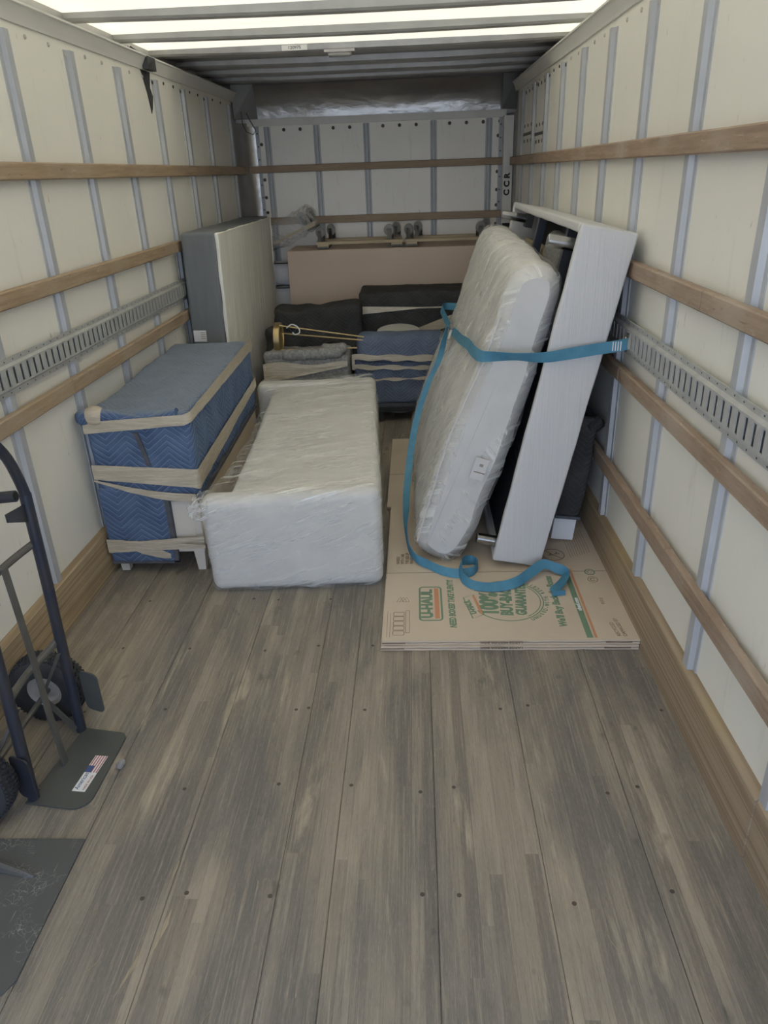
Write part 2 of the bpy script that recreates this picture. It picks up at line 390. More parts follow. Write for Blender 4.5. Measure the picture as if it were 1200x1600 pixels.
def scratched():
    t = NT('scratched_black_plate'); v = t.coord((1, 1, 1)); w = t.n('TexVoronoi'); w.feature = 'DISTANCE_TO_EDGE'
    q = t.noise(v, 9, 4); mx = t.mix(.12, v, t.n('TexNoise').outputs[1]); t.set(w.inputs['Vector'], mx); w.inputs['Scale'].default_value = 60
    msk = t.math('MULTIPLY', t.ramp(w.outputs[0], .0, .05, (1, 1, 1), (0, 0, 0)), t.ramp(q, .5, .6))
    sc = t.math('MULTIPLY', t.ramp(t.noise(t.coord((40, 3, 1), rot=(0, 0, .8)), 3, 3), .66, .7), .6)
    t.bump(q, .1, .004)
    return t.fin(t.mix(t.math('MAXIMUM', t.math('MULTIPLY', msk, .8), sc), (.095, .096, .093), (.34, .335, .32)), .5)
M['scr'] = scratched()

# ------------------------------------------------------------------ the truck body
A_, B_, TA, TB, D, REAR = 1.5149, .8851, .0082, .0079, 6.82, -1.1
def WP(side, y, z, n):
    return (-A_+TA*y+n, y, z) if side < 0 else (B_-TB*y-n, y, z)
def wbox(mb, side, y0, y1, z0, z1, n0, n1):
    c = [(n0, y0), (n1, y0), (n1, y1), (n0, y1)]
    return mb.hexa([WP(side, y, z0, n) for n, y in c]+[WP(side, y, z1, n) for n, y in c])

# floor: nine laminated boards on a subfloor
floor = struct(obj('floor', MB().box(-1.56, .94, REAR, 7.0, -.06, -.004), M['sub']))
ed = [-1.49, -1.24, -.96, -.667, -.384, -.243, .034, .32, .598, .86]
for i in range(len(ed)-1):
    g = .0007
    mb = MB(); n = 24; y0, y1 = REAR, 6.9
    mb.add([(ed[i]+g, y0, -.02), (ed[i+1]-g, y0, -.02), (ed[i+1]-g, y1, -.02), (ed[i]+g, y1, -.02),
            (ed[i]+g, y0, -.0015), (ed[i]+g+.0025, y0, 0), (ed[i+1]-g-.0025, y0, 0), (ed[i+1]-g, y0, -.0015),
            (ed[i]+g, y1, -.0015), (ed[i]+g+.0025, y1, 0), (ed[i+1]-g-.0025, y1, 0), (ed[i+1]-g, y1, -.0015)],
           [(3, 2, 1, 0), (4, 5, 9, 8), (5, 6, 10, 9), (6, 7, 11, 10), (0, 1, 7, 6, 5, 4), (3, 8, 9, 10, 11, 2), (0, 4, 8, 3), (1, 2, 11, 7)])
    obj('floor_board', mb, M['floor'], floor, 0)
mb = MB()
for bx in (-1.1, -.82, -.53, -.31, -.1, .18, .46, .73):
    for k in range(18):
        y = .2+k*.36+random.uniform(-.02, .02); x = bx+random.choice((-.09, .09))+random.uniform(-.008, .008)
        mb.lathe([(0, -.004), (.0065, -.004), (.0065, .0004), (.003, .0002), (0, .0002)], 8, Matrix.Translation((x, y, 0)))
o = obj('floor_screw', mb, M['screw'], floor); o['kind'] = 'stuff'
mb = MB()
for (x, y, l, w, a) in ((-.655, 1.17, .14, .012, .09), (-.70, 1.07, .13, .008, .22), (-.672, 1.34, .10, .005, .05)):
    Mx = Matrix.Translation((x, y, 0)) @ Matrix.Rotation(-a, 4, 'Z')
    mb.prism([(0, -l/2), (w*.6, -l*.1), (w, l*.15), (w*.3, l/2), (-w*.2, l*.1)], -.001, .0012, Mx)
obj('torn_splinter', mb, M['splinter'], floor, 0)

mb = MB()
for k in range(70):
    x, y = random.uniform(-1.3, .75), random.uniform(.95, 2.3); a = random.uniform(-.5, .5); l = random.choice((.006, .01, .012, .03, .06)); b = random.uniform(-.15, .15)
    Mx = Matrix.Translation((x, y, 0)) @ Matrix.Rotation(a, 4, 'Z')
    mb.tube([(0, -l/2, .001), (b*l, 0, .0015), (0, l/2, .001)], .0009, 4, Mx)
o = obj('floor_debris', mb, M['splinter'], floor); o['kind'] = 'stuff'
LST = [-.17, .38, .93, 1.48, 2.03, 2.5748, 3.1164, 3.671, 4.2197, 4.7876, 5.3192, 5.8693, 6.5381]
RST = [-.25, .30, .87, 1.43, 1.9973, 2.5883, 3.1538, 3.7171, 4.2691, 4.793, 5.2947, 5.7816, 6.3324]
walls = {}
for side, nm, st in ((-1, 'wall_left', LST), (1, 'wall_right', RST)):
    mb = MB(); wbox(mb, side, REAR, 6.9, -.05, 2.31, -.05, -.012)
    w = struct(obj(nm, mb, M['outer'])); walls[side] = w
    ys = [REAR]+[s-.045 for s in st]+[6.62]
    for i in range(len(ys)-1):
        mb = MB(); wbox(mb, side, ys[i]+.0015, ys[i+1]-.0015, .0, 2.29, -.012, 0)
        obj('wall_panel', mb, M['panel'], w, 0)
    for s in st:        # hat-section studs
        pr = [(-.09, 0), (-.09, .004), (-.072, .005), (-.064, .021), (-.026, .021), (-.018, .005), (0, .004), (0, 0)]
        vs = [WP(side, s+p[0], .18, p[1]) for p in pr]+[WP(side, s+p[0], 2.205, p[1]) for p in pr]; n = len(pr)
        obj('stud', MB().add(vs, [tuple(range(n)), tuple(range(n, 2*n))]+[(i, (i+1) % n, n+(i+1) % n, n+i) for i in range(n)]), M['galv'], w, 20)
    rm = M['rail_l'] if side < 0 else M['rail_r']
    for z0, z1, js in ((1.705, 1.767, (REAR, 1.9, 4.27, 6.78)), (1.288, 1.350, (REAR, 2.2, 4.33, 6.6)), (.880, .942, (REAR, 2.96, 6.5)))+(((.444, .510, (REAR, 2.2, 6.5)),) if side > 0 else ()):
        for i in range(len(js)-1):
            mb = MB(); y0, y1 = js[i]+.0012, js[i+1]-.0012; b = .005; dn = .001*(i % 2)
            pr = [(.019, z0), (.039+dn, z0), (.044+dn, z0+b), (.044+dn, z1-b), (.039+dn, z1), (.019, z1)]; n = len(pr)
            vs = [WP(side, y0, z, q) for q, z in pr]+[WP(side, y1, z, q) for q, z in pr]
            obj('wood_rail', mb.add(vs, [tuple(range(n)), tuple(range(n, 2*n))]+[(k, (k+1) % n, n+(k+1) % n, n+k) for k in range(n)]), rm, w, 0)
    # slotted logistics track
    y0, y1 = REAR, 6.5; mb = MB()
    wbox(mb, side, y0, y1, 1.000, 1.018, .020, .025); wbox(mb, side, y0, y1, 1.109, 1.127, .020, .025)
    for za, zb, na, nb in ((1.018, 1.026, .025, .036), (1.109, 1.101, .025, .036)):
        vs = [WP(side, y, z, q) for y in (y0, y1) for z, q in ((za, na), (zb, nb), (zb, nb-.004), (za, na-.004))]
        mb.add(vs, [(0, 1, 2, 3), (4, 5, 6, 7), (0, 1, 5, 4), (1, 2, 6, 5), (2, 3, 7, 6), (3, 0, 4, 7)])
    wbox(mb, side, y0, y1, 1.026, 1.033, .032, .036); wbox(mb, side, y0, y1, 1.094, 1.101, .032, .036)
    y = y0
    while y < y1:
        wbox(mb, side, y+.019, y+.05, 1.033, 1.094, .032, .036); y += .05
    tr = obj('slotted_track', mb, M['track'], w, 20)
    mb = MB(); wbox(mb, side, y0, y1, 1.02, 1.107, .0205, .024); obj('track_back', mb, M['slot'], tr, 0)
    mb = MB(); y = y0
    while y < y1:
        wbox(mb, side, y+.02, y+.026, 1.006, 1.011, .0245, .0255); wbox(mb, side, y+.02, y+.026, 1.116, 1.121, .0245, .0255); y += .06
    o = obj('track_rivet', mb, M['dark'], tr, 0); o['kind'] = 'stuff'
    # cove rail along the top of the wall
    mb = MB(); pr = [(0, 2.238), (.010, 2.238), (.012, 2.25), (.035, 2.292), (.045, 2.296), (.045, 2.304), (-.10, 2.304), (-.10, 2.29), (0, 2.29)]
    ya, yb = REAR, 6.86; n = len(pr)
    vs = [WP(side, ya, z, q) for q, z in pr]+[WP(side, yb, z, q) for q, z in pr]
    obj('top_rail', mb.add(vs, [tuple(range(n)), tuple(range(n, 2*n))]+[(k, (k+1) % n, n+(k+1) % n, n+k) for k in range(n)]), M['white_rail'], w, 20)
    mb = MB(); wbox(mb, side, REAR, 6.95, 2.28, 2.42, -.12, -.10); obj('roof_fascia', mb, M['alu'], w, 0)
    # rivets near the top of the panels, rusted ones towards the front
    mp, mr = MB(), MB()
    for i in range(len(st)-1):
        for f in (.25, .6):
            y = st[i]+(st[i+1]-st[i])*f; q = WP(side, y, 2.205, 0); far = y > 4.7
            R_ = Matrix.Translation(q) @ Matrix.Rotation(math.pi/2*(1 if side < 0 else -1), 4, 'Y')
            (mr if far else mp).lathe([(0, -.001), (.009, -.001), (.008, .004), (.004, .006), (0, .006)], 10, R_)
        q = WP(side, st[i]-.082, 2.19, .004); R_ = Matrix.Translation(q) @ Matrix.Rotation(math.pi/2*(1 if side < 0 else -1), 4, 'Y')
        (mr if st[i] > 4.7 else mp).lathe([(0, -.001), (.010, -.001), (.009, .004), (0, .005)], 10, R_)
    o = obj('panel_rivet', mp, M['rivet'], w); o['kind'] = 'stuff'
    o = obj('rusted_rivet', mr, M['screw'], w); o['kind'] = 'stuff'
# black tar smear on the left wall below the top rail, repair patch panels on the right
mb = MB(); c = [(4.53, 2.26), (4.70, 2.26), (4.66, 2.16), (4.69, 2.12), (4.66, 2.06), (4.63, 2.03), (4.60, 2.13)]
vs = [WP(-1, y, z, .0005) for y, z in c]+[WP(-1, y, z, .003) for y, z in c]; n = len(c)
obj('tar_smear', mb.add(vs, [tuple(range(n)), tuple(range(n, 2*n))]+[(k, (k+1) % n, n+(k+1) % n, n+k) for k in range(n)]), M['dark'], walls[-1], 0)
mb = MB(); wbox(mb, -1, 4.55, 4.68, 2.238, 2.30, .014, .047); obj('rail_splice', mb, M['dark'], walls[-1], 0)
for (y0, y1, z0) in ((5.33, 5.68, 1.90), (5.82, 6.23, 1.92)):
    mb = MB(); wbox(mb, 1, y0, y1, z0, 2.215, .001, .004); pt = obj('patch_panel', mb, M['panel_back'], walls[1], 0)
    mb = MB(); wbox(mb, 1, y0, y1, z0-.022, z0-.006, .001, .010); obj('patch_trim', mb, M['dark'], pt, 0)
    mb = MB()
    for yy in (y0+.05, (y0+y1)/2, y1-.05):
        for zz in (z0+.04, 2.18, z0-.06): mb.lathe([(0, -.001), (.012, -.001), (.010, .004), (0, .005)], 8, Matrix.Translation(WP(1, yy, zz, .004)) @ Matrix.Rotation(-math.pi/2, 4, 'Y'))
    o = obj('patch_rivet', mb, M['screw'], pt); o['kind'] = 'stuff'

# kick boards
for side, nm in ((-1, 'baseboard_left'), (1, 'baseboard_right')):
    js = (REAR, 3.6, 6.6) if side < 0 else (REAR, 1.40, 4.2, 6.6); root = None
    for i in range(len(js)-1):
        mb = MB(); y0, y1 = js[i]+.001, js[i+1]-.001; t = .03-.004*(i == 0 and side > 0)
        pr = [(.0, .0), (t, .0), (t, .205), (t-.006, .213), (.0, .2183)]; n = len(pr)
        sl = .02 if side > 0 else 0
        vs = [WP(side, y0, z, q) for q, z in pr]+[WP(side, y1, z, q) for q, z in pr]
        mb.add(vs, [tuple(range(n)), tuple(range(n, 2*n))]+[(k, (k+1) % n, n+(k+1) % n, n+k) for k in range(n)])
        bo = obj(nm if root is None else 'kick_board', mb, M['base_l'] if side < 0 else M['base_r'], root, 0)
        if root is None: root = struct(bo)

# front (far) wall
mb = MB().box(-1.64, 1.02, D+.012, D+.05, -.05, 2.45); wb = struct(obj('wall_back', mb, M['outer']))
bst = [-1.251, -.836, -.42, .137, .595]
xs_ = [-1.31]+[x+.027 for x in bst]+[.75]
for i in range(len(xs_)-1):
    obj('wall_panel', MB().box(xs_[i]+.001, xs_[i+1]-.001, D, D+.012, 0, 2.08), M['panel_back'], wb, 0)
for x in bst:
    pr = [(0, 0), (0, -.003), (.012, -.004), (.017, -.018), (.038, -.018), (.043, -.004), (.055, -.003), (.055, 0)]; n = len(pr)
    vs = [(x+p, D+q, .02) for p, q in pr]+[(x+p, D+q, 2.06) for p, q in pr]
    obj('stud', MB().add(vs, [tuple(range(n)), tuple(range(n, 2*n))]+[(i, (i+1) % n, n+(i+1) % n, n+i) for i in range(n)]), M['galv'], wb, 20)
obj('header_rail', MB().box(-1.47, .76, D-.03, D, 2.066, 2.118), M['white_rail'], wb, 0)
# crumpled curved metal panel above the header
mb = MB(); vs, fs = [], []; nx, nz = 40, 10
for j in range(nz+1):
    for i in range(nx+1):
        x = -1.29+2.0*i/nx; tt = j/nz
        vs.append((x, D-.012-.10*tt*tt+.006*noise.noise((x*2.2, tt*2.2, 4.)), 2.118+.235*tt))
for j in range(nz):
    for i in range(nx): fs.append((j*(nx+1)+i, j*(nx+1)+i+1, (j+1)*(nx+1)+i+1, (j+1)*(nx+1)+i))
obj('crumpled_panel', mb.add(vs, fs), M['sheet'], wb, 80)
for x0, x1, nm in ((-1.46, -1.29, 'corner_gusset'), (.71, .84, 'corner_gusset')):
    mb = MB(); vs = [(x0, D-.13, 2.118), (x1, D-.015, 2.118), (x1, D-.105, 2.36), (x0, D-.16, 2.36)]
    mb.add(vs+[(p[0], p[1]+.02, p[2]) for p in vs], [(0, 1, 2, 3), (7, 6, 5, 4), (0, 4, 5, 1), (1, 5, 6, 2), (2, 6, 7, 3), (3, 7, 4, 0)])
    obj(nm, mb, M['gusset'], wb, 0)
# rounded metal corner sheets and their riveted angle strips
for side, xe in ((-1, -1.31), (1, .75)):
    mb = MB(); vs, fs = [], []; n = 10; p0 = Vector(WP(side, 6.60, 0, .002)); p1 = Vector((xe, D-.003, 0)); pc = Vector((p0.x+(.02 if side < 0 else -.02), D-.01, 0))
    for i in range(n+1):
        t = i/n; q = p0*(1-t)**2+pc*2*t*(1-t)+p1*t*t
        vs += [(q.x, q.y, 0), (q.x, q.y, 2.09)]
    for i in range(n): fs.append((2*i, 2*i+2, 2*i+3, 2*i+1))
    obj('corner_sheet', mb.add(vs, fs), M['sheet'], wb, 80)
    x0 = xe-.012 if side < 0 else xe-.045
    an = obj('angle_strip', MB().box(x0, x0+.03, D-.008, D, 0, 2.066), M['galv'], wb, 0)
    mb = MB()
    for k in range(20):
        mb.lathe([(0, 0), (.006, 0), (.005, .004), (0, .005)], 8, Matrix.Translation((x0+.015, D-.008, .15+k*.098)) @ Matrix.Rotation(math.pi/2, 4, 'X'))
    o = obj('rivet', mb, M['dark'], an); o['kind'] = 'stuff'
mb = MB()
for x in [-1.22+.138*k for k in range(15)]:
    mb.lathe([(0, 0), (.014, 0), (.012, .005), (0, .006)], 10, Matrix.Translation((x, D, 2.035)) @ Matrix.Rotation(math.pi/2, 4, 'X'))
for x in (-1.28, .70):
    for z in (1.93, 1.66, 1.52, 1.40, 1.25): mb.lathe([(0, 0), (.014, 0), (.012, .005), (0, .006)], 10, Matrix.Translation((x, D, z)) @ Matrix.Rotation(math.pi/2, 4, 'X'))
o = obj('rusted_rivet', mb, M['screw'], wb); o['kind'] = 'stuff'
for z0, z1 in ((1.712, 1.768), (1.300, 1.360)):
    mb = MB(); xa, xb = (-1.445, .76); b = .004
    pr = [(D-.018, z0), (D-.040, z0+b), (D-.040, z1-b), (D-.018, z1)]; n = 4
    mb.add([(xa, y, z) for y, z in pr]+[(xb, y, z) for y, z in pr], [(0, 1, 2, 3), (7, 6, 5, 4)]+[(k, (k+1) % 4, 4+(k+1) % 4, 4+k) for k in range(4)])
    obj('wood_rail', mb, M['rail_b'], wb, 0)
post = obj('steel_post', MB().box(.735, .812, D-.12, D-.045, .0, 2.07), M['post'], wb, 0)
text('CCR', .062, frame((.772, D-.1215, 1.56), (0, 0, 1), (-1, 0, 0)), M['black_ink'], post, 'stencilled_letters', xs=1.05, bold=.003, align='CENTER', spacing=1.6)
obj('black_patch', MB().box(.742, .806, D-.1225, D-.118, 1.18, 1.26), M['black_ink'], post, 0)
mb = MB(); mb.tube([(-1.40, 6.70, 2.17), (-1.39, 6.66, 2.08), (-1.36, 6.64, 2.02), (-1.31, 6.66, 2.00), (-1.29, 6.68, 2.03), (-1.33, 6.69, 2.10), (-1.36, 6.70, 2.16)], .004, 6)
obj('hanging_wire', mb, M['wire'], wb)

# ceiling
RZ = 2.355
ceil = struct(obj('ceiling', MB().box(-1.64, 1.02, 5.10, 6.95, RZ+.035, RZ+.06), M['roofmetal'], None, 0))
obj('translucent_sheet', MB().box(-1.64, 1.02, REAR, 5.10, RZ+.035, RZ+.038), M['roof'], ceil, 0)
RIB = [-1.08, -.54, .0, .54, 1.08, 1.62, 2.18, 2.76, 3.34, 3.94, 4.53, 5.12, 5.66, 6.13, 6.55]
for i, y in enumerate(RIB):
    w = .10 if y < 4.9 else .16; solid = y > 5; n = 14; vs = []; fs = []
    pr = [(-w/2, .035), (-w/2+.006, .015), (-w/2+.02, .006), (w/2-.02, .006), (w/2-.006, .015), (w/2, .035)]; m = len(pr)
    for k in range(n+1):
        x = -1.60+2.58*k/n; sag = -.012*math.sin(math.pi*k/n)
        wob = (.007*noise.noise((x*1.6, y, 1.)) if solid else 0)
        for p, q in pr: vs.append((x, y+p+wob*2, RZ+q+(sag+wob)*(q < .03)))
    for k in range(n):
        for j in range(m): fs.append((k*m+j, k*m+(j+1) % m, (k+1)*m+(j+1) % m, (k+1)*m+j))
    fs += [tuple(range(m)), tuple(range(n*m, n*m+m))]
    obj('roof_rib', MB().add(vs, fs), M['alu'] if y > 5 else M['rib'], ceil, 30)
lm = MB(); lm.soft(-.50, -.36, 5.02, 5.08, 2.318, 2.346, .012, .02); ll = obj('marker_lamp', lm, M['lens'], ceil)
obj('lamp_bezel', MB().box(-.52, -.34, 5.01, 5.09, 2.338, 2.352), M['alu'], ll, 0)
st_ = obj('roof_sticker', MB().box(-.77, -.62, 5.026, 5.029, 2.356, 2.384), M['paper'], ceil, 0)
text('120975', .022, frame((-.695, 5.025, 2.370), (1, 0, 0), (0, 0, 1)), M['black_ink'], st_, 'printed_text', align='CENTER', xs=1.2)
mb = MB()
for k in range(5): mb.tube([(-1.57+.02*k, 4.46+.05*k, 2.31), (-1.55, 4.50+.04*k, 2.335+.006*k), (-1.52+.01*k, 4.55+.04*k, 2.31)], .004, 6)
obj('loose_wiring', mb, M['wire'], ceil)

# ------------------------------------------------------------------ blue-padded dresser by the left wall
dr = thing('dresser', 'long ivory dresser under a blue quilted pad, along the left wall', 'dresser', (-1.22, 3.66, 0))
X0, X1, Y0, Y1 = -1.435, -1.005, 2.99, 4.27
obj('carcass', MB().box(X0, X1, Y0, Y1, .105, .765), M['white_paint'], dr, 0)
mb = MB().box(X1, X1+.012, Y0+.02, Y1-.01, .13, .40); sd = obj('side_front', mb, M['ivory'], dr, 0)
obj('apron', MB().box(X0+.04, X1-.002, Y0-.006, Y0+.01, .105, .15), M['white_paint'], dr, 0)
obj('front_panel', MB().box(X0+.02, X1-.03, Y0-.004, Y0+.002, .165, .40), M['white_paint'], dr, 0)
for x, y in ((X0+.03, Y0+.025), (X1-.03, Y0+.025), (X0+.03, Y1-.03), (X1-.03, Y1-.03)):
    mb = MB(); a, b = .028, .018
    mb.hexa([(x-b, y-b, 0), (x+b, y-b, 0), (x+b, y+b, 0), (x-b, y+b, 0), (x-a, y-a, .14), (x+a, y-a, .14), (x+a, y+a, .14), (x-a, y+a, .14)])
    obj('leg', mb, M['white_paint'], dr, 0)
def drape(w):          # lower hem of the side rises to the back; top lifts towards the back
    if w.z < .46: w.z += .05*max(0, (w.y-Y0)/(Y1-Y0))*(1 if w.x > -1.2 else 0)
    if w.z > .72: w.z += .028*(w.y-Y0)/(Y1-Y0)
    return w
mb = MB().soft(X0-.012, X1+.022, Y0-.022, Y1+.02, .375, .785, .035, .035, .010, 7, 3, None, drape)
bl = obj('blanket', mb, M['blue_q'], dr, 60)
mb = MB().soft(X0-.012, -1.135, Y0-.028, Y0-.004, .062, .44, .011, .03, .006, 8, 5); obj('blanket_flap', mb, M['blue_q'], bl, 60)
mb = MB()
mb.box(-1.150, -1.128, Y0-.030, Y0-.006, .06, .39); mb.box(X0-.01, -1.128, Y0-.030, Y0-.008, .056, .068)
mb.box(-1.13, X1+.02, Y0-.026, Y0-.012, .372, .390)
n = 14
for k in range(n):
    ya, yb = Y0+(Y1-Y0)*k/n-.01, Y0+(Y1-Y0)*(k+1)/n-.01; za, zb = .378+.05*k/n, .378+.05*(k+1)/n
    mb.hexa([(X1+.008, ya, za-.01), (X1+.026, ya, za-.01), (X1+.026, yb, zb-.01), (X1+.008, yb, zb-.01), (X1+.008, ya, za+.012), (X1+.026, ya, za+.012), (X1+.026, yb, zb+.012), (X1+.008, yb, zb+.012)])
mb.hexa([(-1.20, Y0-.027, .545), (-1.180, Y0-.027, .545), (-1.180, Y0-.012, .545), (-1.20, Y0-.012, .545), (-1.235, Y0-.027, .70), (-1.215, Y0-.027, .70), (-1.215, Y0-.012, .70), (-1.235, Y0-.012, .70)])
obj('binding', mb, M['binding'], bl, 0)
# rolled front edge of the pad with its taped corner
mb = MB(); P = []; R_ = []
for k in range(15):
    t = k/14; P.append((X0+.0+t*.40, Y0-.004+.004*math.sin(9*t), .772-.012*math.sin(math.pi*t)+.008*math.sin(7*t))); R_.append(.030-.010*t+.004*math.sin(8*t))
mb.tube(P, R_, 12); obj('rolled_edge', mb, M['blue_q'], bl, 80)
mb = MB(); mb.tube([(X0-.035, Y0-.012, .765), (X0-.02, Y0-.012, .768), (X0, Y0-.01, .77), (X0+.015, Y0-.005, .77)], [.026, .036, .036, .03], 12)
obj('rolled_corner', mb, M['blue_q'], bl, 80)
mb = MB(); mb.tube([(X0+.012, Y0-.008, .772), (X0+.03, Y0-.008, .775), (X0+.055, Y0-.006, .772), (X0+.07, Y0-.004, .77)], [.037, .043, .043, .036], 14, None, False)
obj('corner_wrap', mb, M['tape'], dr, 80)
def band(pts, zt, zb, n=6, amp=.004, seed=0):     # wrinkled film band between two height profiles
    mb = MB(); vs, fs = [], []; L = len(pts)
    for i, (p, a, b) in enumerate(zip(pts, zt, zb)):
        for j in range(n+1):
            t = j/n; z = a+(b-a)*t; q = Vector((p[0], p[1], z)); d = Vector((p[2], p[3], 0))
            vs.append(q+d*(amp*noise.noise(Vector((i*.7, j*2.1, seed)))+.002))
    for i in range(L-1):
        for j in range(n): fs.append((i*(n+1)+j, (i+1)*(n+1)+j, (i+1)*(n+1)+j+1, i*(n+1)+j+1))
    return mb.add(vs, fs)
def loop(x0, x1, y0, y1, k=12, r=.03):            # front face then right side, with a rounded corner
    P = [(x0+(x1-r-x0)*i/k, y0, 0, -1) for i in range(k+1)]
    for i in range(1, 5): t = i/5*math.pi/2; P.append((x1-r+r*math.sin(t), y0+r-r*math.cos(t), math.sin(t), -math.cos(t)))
    P += [(x1, y0+r+(y1-y0-r)*i/(k*2), 1, 0) for i in range(k*2+1)]
    return P
def lerp(L, a, b, c): return [a+(b-a)*min(1, i/(L*.36)) if i < L*.36 else b+(c-b)*(i-L*.36)/(L*.64) for i in range(L)]
P = loop(X0-.014, X1+.028, Y0-.030, Y1+.02)
L = len(P)
obj('wrap_band', band(P, lerp(L, .752, .785, .836), lerp(L, .700, .738, .765), seed=1), M['tape'], dr, 60)
obj('wrap_band', band(P, lerp(L, .556, .522, .60), lerp(L, .486, .428, .545), seed=2), M['tape'], dr, 60)
P2 = [(X0-.014+.45*i/14, Y0-.034, 0, -1) for i in range(15)]
obj('wrap_band', band(P2, [.486-.075*math.sin(i/14*1.5) for i in range(15)], [.478-.105*math.sin(i/14*1.6) for i in range(15)], 4, seed=3), M['tape'], dr, 60)
P3 = [(X0-.014+.46*i/16, Y0-.038, 0, -1) for i in range(17)]
obj('wrap_band', band(P3, [.168+.032*i/16 for i in range(17)], [.118+.06*i/16 for i in range(17)], 4, seed=4), M['tape'], dr, 60)
obj('wrap_band', band(P3, [.19-.035*i/16 for i in range(17)], [.120+.02*i/16 for i in range(17)], 4, seed=6), M['tape'], dr, 60)
obj('wrap_band', band(P2[4:10], [.165, .16, .15, .14, .125, .11], [.125, .11, .10, .09, .085, .085], 4, seed=5), M['tape'], dr, 60)

# ------------------------------------------------------------------ film-wrapped settee lying beside it
so = thing('settee', 'cream settee wrapped in clear stretch film, beside the blue-padded dresser', 'sofa', (-.56, 3.7, 0))
an = math.radians(3.4); SM = frame((-.925, 2.765, 0), (math.cos(an), math.sin(an), 0), (-math.sin(an), math.cos(an), 0))
mb = MB().soft(0, .765, 0, .125, .012, .455, .045, .05, .004, 6, 1, SM, lambda w: Vector((w.x-.03*(1-w.x/.77)*(w.z-.2), w.y, w.z+.025*w.x/.77*(w.z > .3)))); obj('arm', mb, M['sofa'], so, 60)
mb = MB().soft(-.005, .765, 1.80, 1.93, .012, .470, .04, .05, .004, 6, 2, SM); obj('arm', mb, M['sofa'], so, 60)
mb = MB().soft(.105, .765, .10, 1.82, .03, .462, .035, .05, .006, 5, 3, SM, lambda w: Vector((w.x, w.y, w.z-.008*math.sin(math.pi*min(1, max(0, w.y/1.9)))+.018*w.x/.77*(w.z > .3)-.012*(w.z > .3)))); obj('back_panel', mb, M['sofa'], so, 60)
mb = MB(True).soft(-.004, .770, -.006, 1.938, .006, .472, .045, .04, .010, 9, 4, SM, lambda w: Vector((w.x+.085*max(0, 1-w.x/.35)*math.sin(math.pi*min(1, max(0, (w.y-.12)/1.7)))**.5*(.12 < w.y < 1.82), w.y, w.z+(.022*w.x/.77+.006)*(w.z > .3)-.006*math.sin(math.pi*min(1, max(0, w.y/1.9)))*(w.z > .3))))
obj('stretch_film', mb, M['film_sofa'], so, 60)
mb = MB(); vs, fs = [], []; n = 40
for i in range(n+1):
    x = .02+.74*i/n
    vs += [(x, .01, .03), (x, -.012-.008*noise.noise((x*9, 1, 1)), .012), (x, -.030-.022*noise.noise((x*7, 2, 1))-.012*noise.noise((x*23, 2, 1)), .004+.004*noise.noise((x*30, 1, 3)))]
for i in range(n):
    for j in range(2): fs.append((3*i+j, 3*i+3+j, 3*i+4+j, 3*i+1+j))
obj('film_skirt', mb.add(vs, fs, None, SM), M['film_sofa'], so, 60)
mb = MB().soft(-.05, .03, -.02, .13, .36, .46, .03, .02, .022, 22, 8, SM); obj('film_bunch', mb, M['film_sofa'], so, 80)

# ------------------------------------------------------------------ box spring standing against the left wall
bs = thing('box_spring', 'box spring with grey border and cream cover, standing on edge against left wall', 'box spring', (-1.33, 5.6, 0))
lean = math.radians(1.0); BM = frame((-1.437, 4.615, .006), (math.cos(lean), 0, -math.sin(lean)), (.004, 1, 0))
mb = MB().soft(0, .215, 0, 1.74, 0, 1.392, .022, .05, .004, 4, 1, BM); obj('border', mb, M['grey_fab'], bs, 60)
mb = MB().soft(.212, .228, .006, 1.735, .008, 1.385, .006, .05, .006, 5, 2, BM); obj('dust_cover', mb, M['cream_fab'], bs, 60)
mb = MB(); P = [(.2265, .008, .01), (.2265, .008, 1.381), (.2265, 1.73, 1.381), (.2265, 1.73, .01)]
mb.tube([BM @ Vector(p) for p in P], .006, 8); obj('piping', mb, M['cream_fab'], bs)
lt = obj('law_tag', MB().box(.015, .095, -.010, -.0085, .745, .815, BM), M['paper'], bs, 0)
mb = MB()
for k in range(4): mb.box(.060, .090, -.0108, -.0098, .80-.012*k, .803-.012*k, BM)
obj('printed_line', mb, M['ink'], lt, 0)

# ------------------------------------------------------------------ film-wrapped mattress leaning to the right
mt = thing('mattress', 'thick white mattress in clear film leaning to the right, held by blue strap', 'mattress', (.2, 3.9, .04))
raw = [(-.016, .096), (.060, .36), (.134, .614), (.21, .79), (.282, .956), (.34, 1.13), (.385, 1.28), (.44, 1.322), (.52, 1.328), (.578, 1.302), (.596, 1.235), (.582, 1.159), (.548, 1.03), (.504, .867), (.445, .65), (.382, .441), (.325, .28), (.272, .133), (.222, .035), (.152, -.030), (.085, -.028), (.029, .005), (-.012, .05)]
kx = .958; sec = [Vector((x*kx, 1.6894-(1.6894-z)*kx)) for x, z in raw]; cx_ = Vector((.27, .62))
def chaikin(P):
    out = []
    for i in range(len(P)):
        a, b = P[i], P[(i+1) % len(P)]; out += [a*.75+b*.25, a*.25+b*.75]
    return out
sec = chaikin(chaikin(sec))
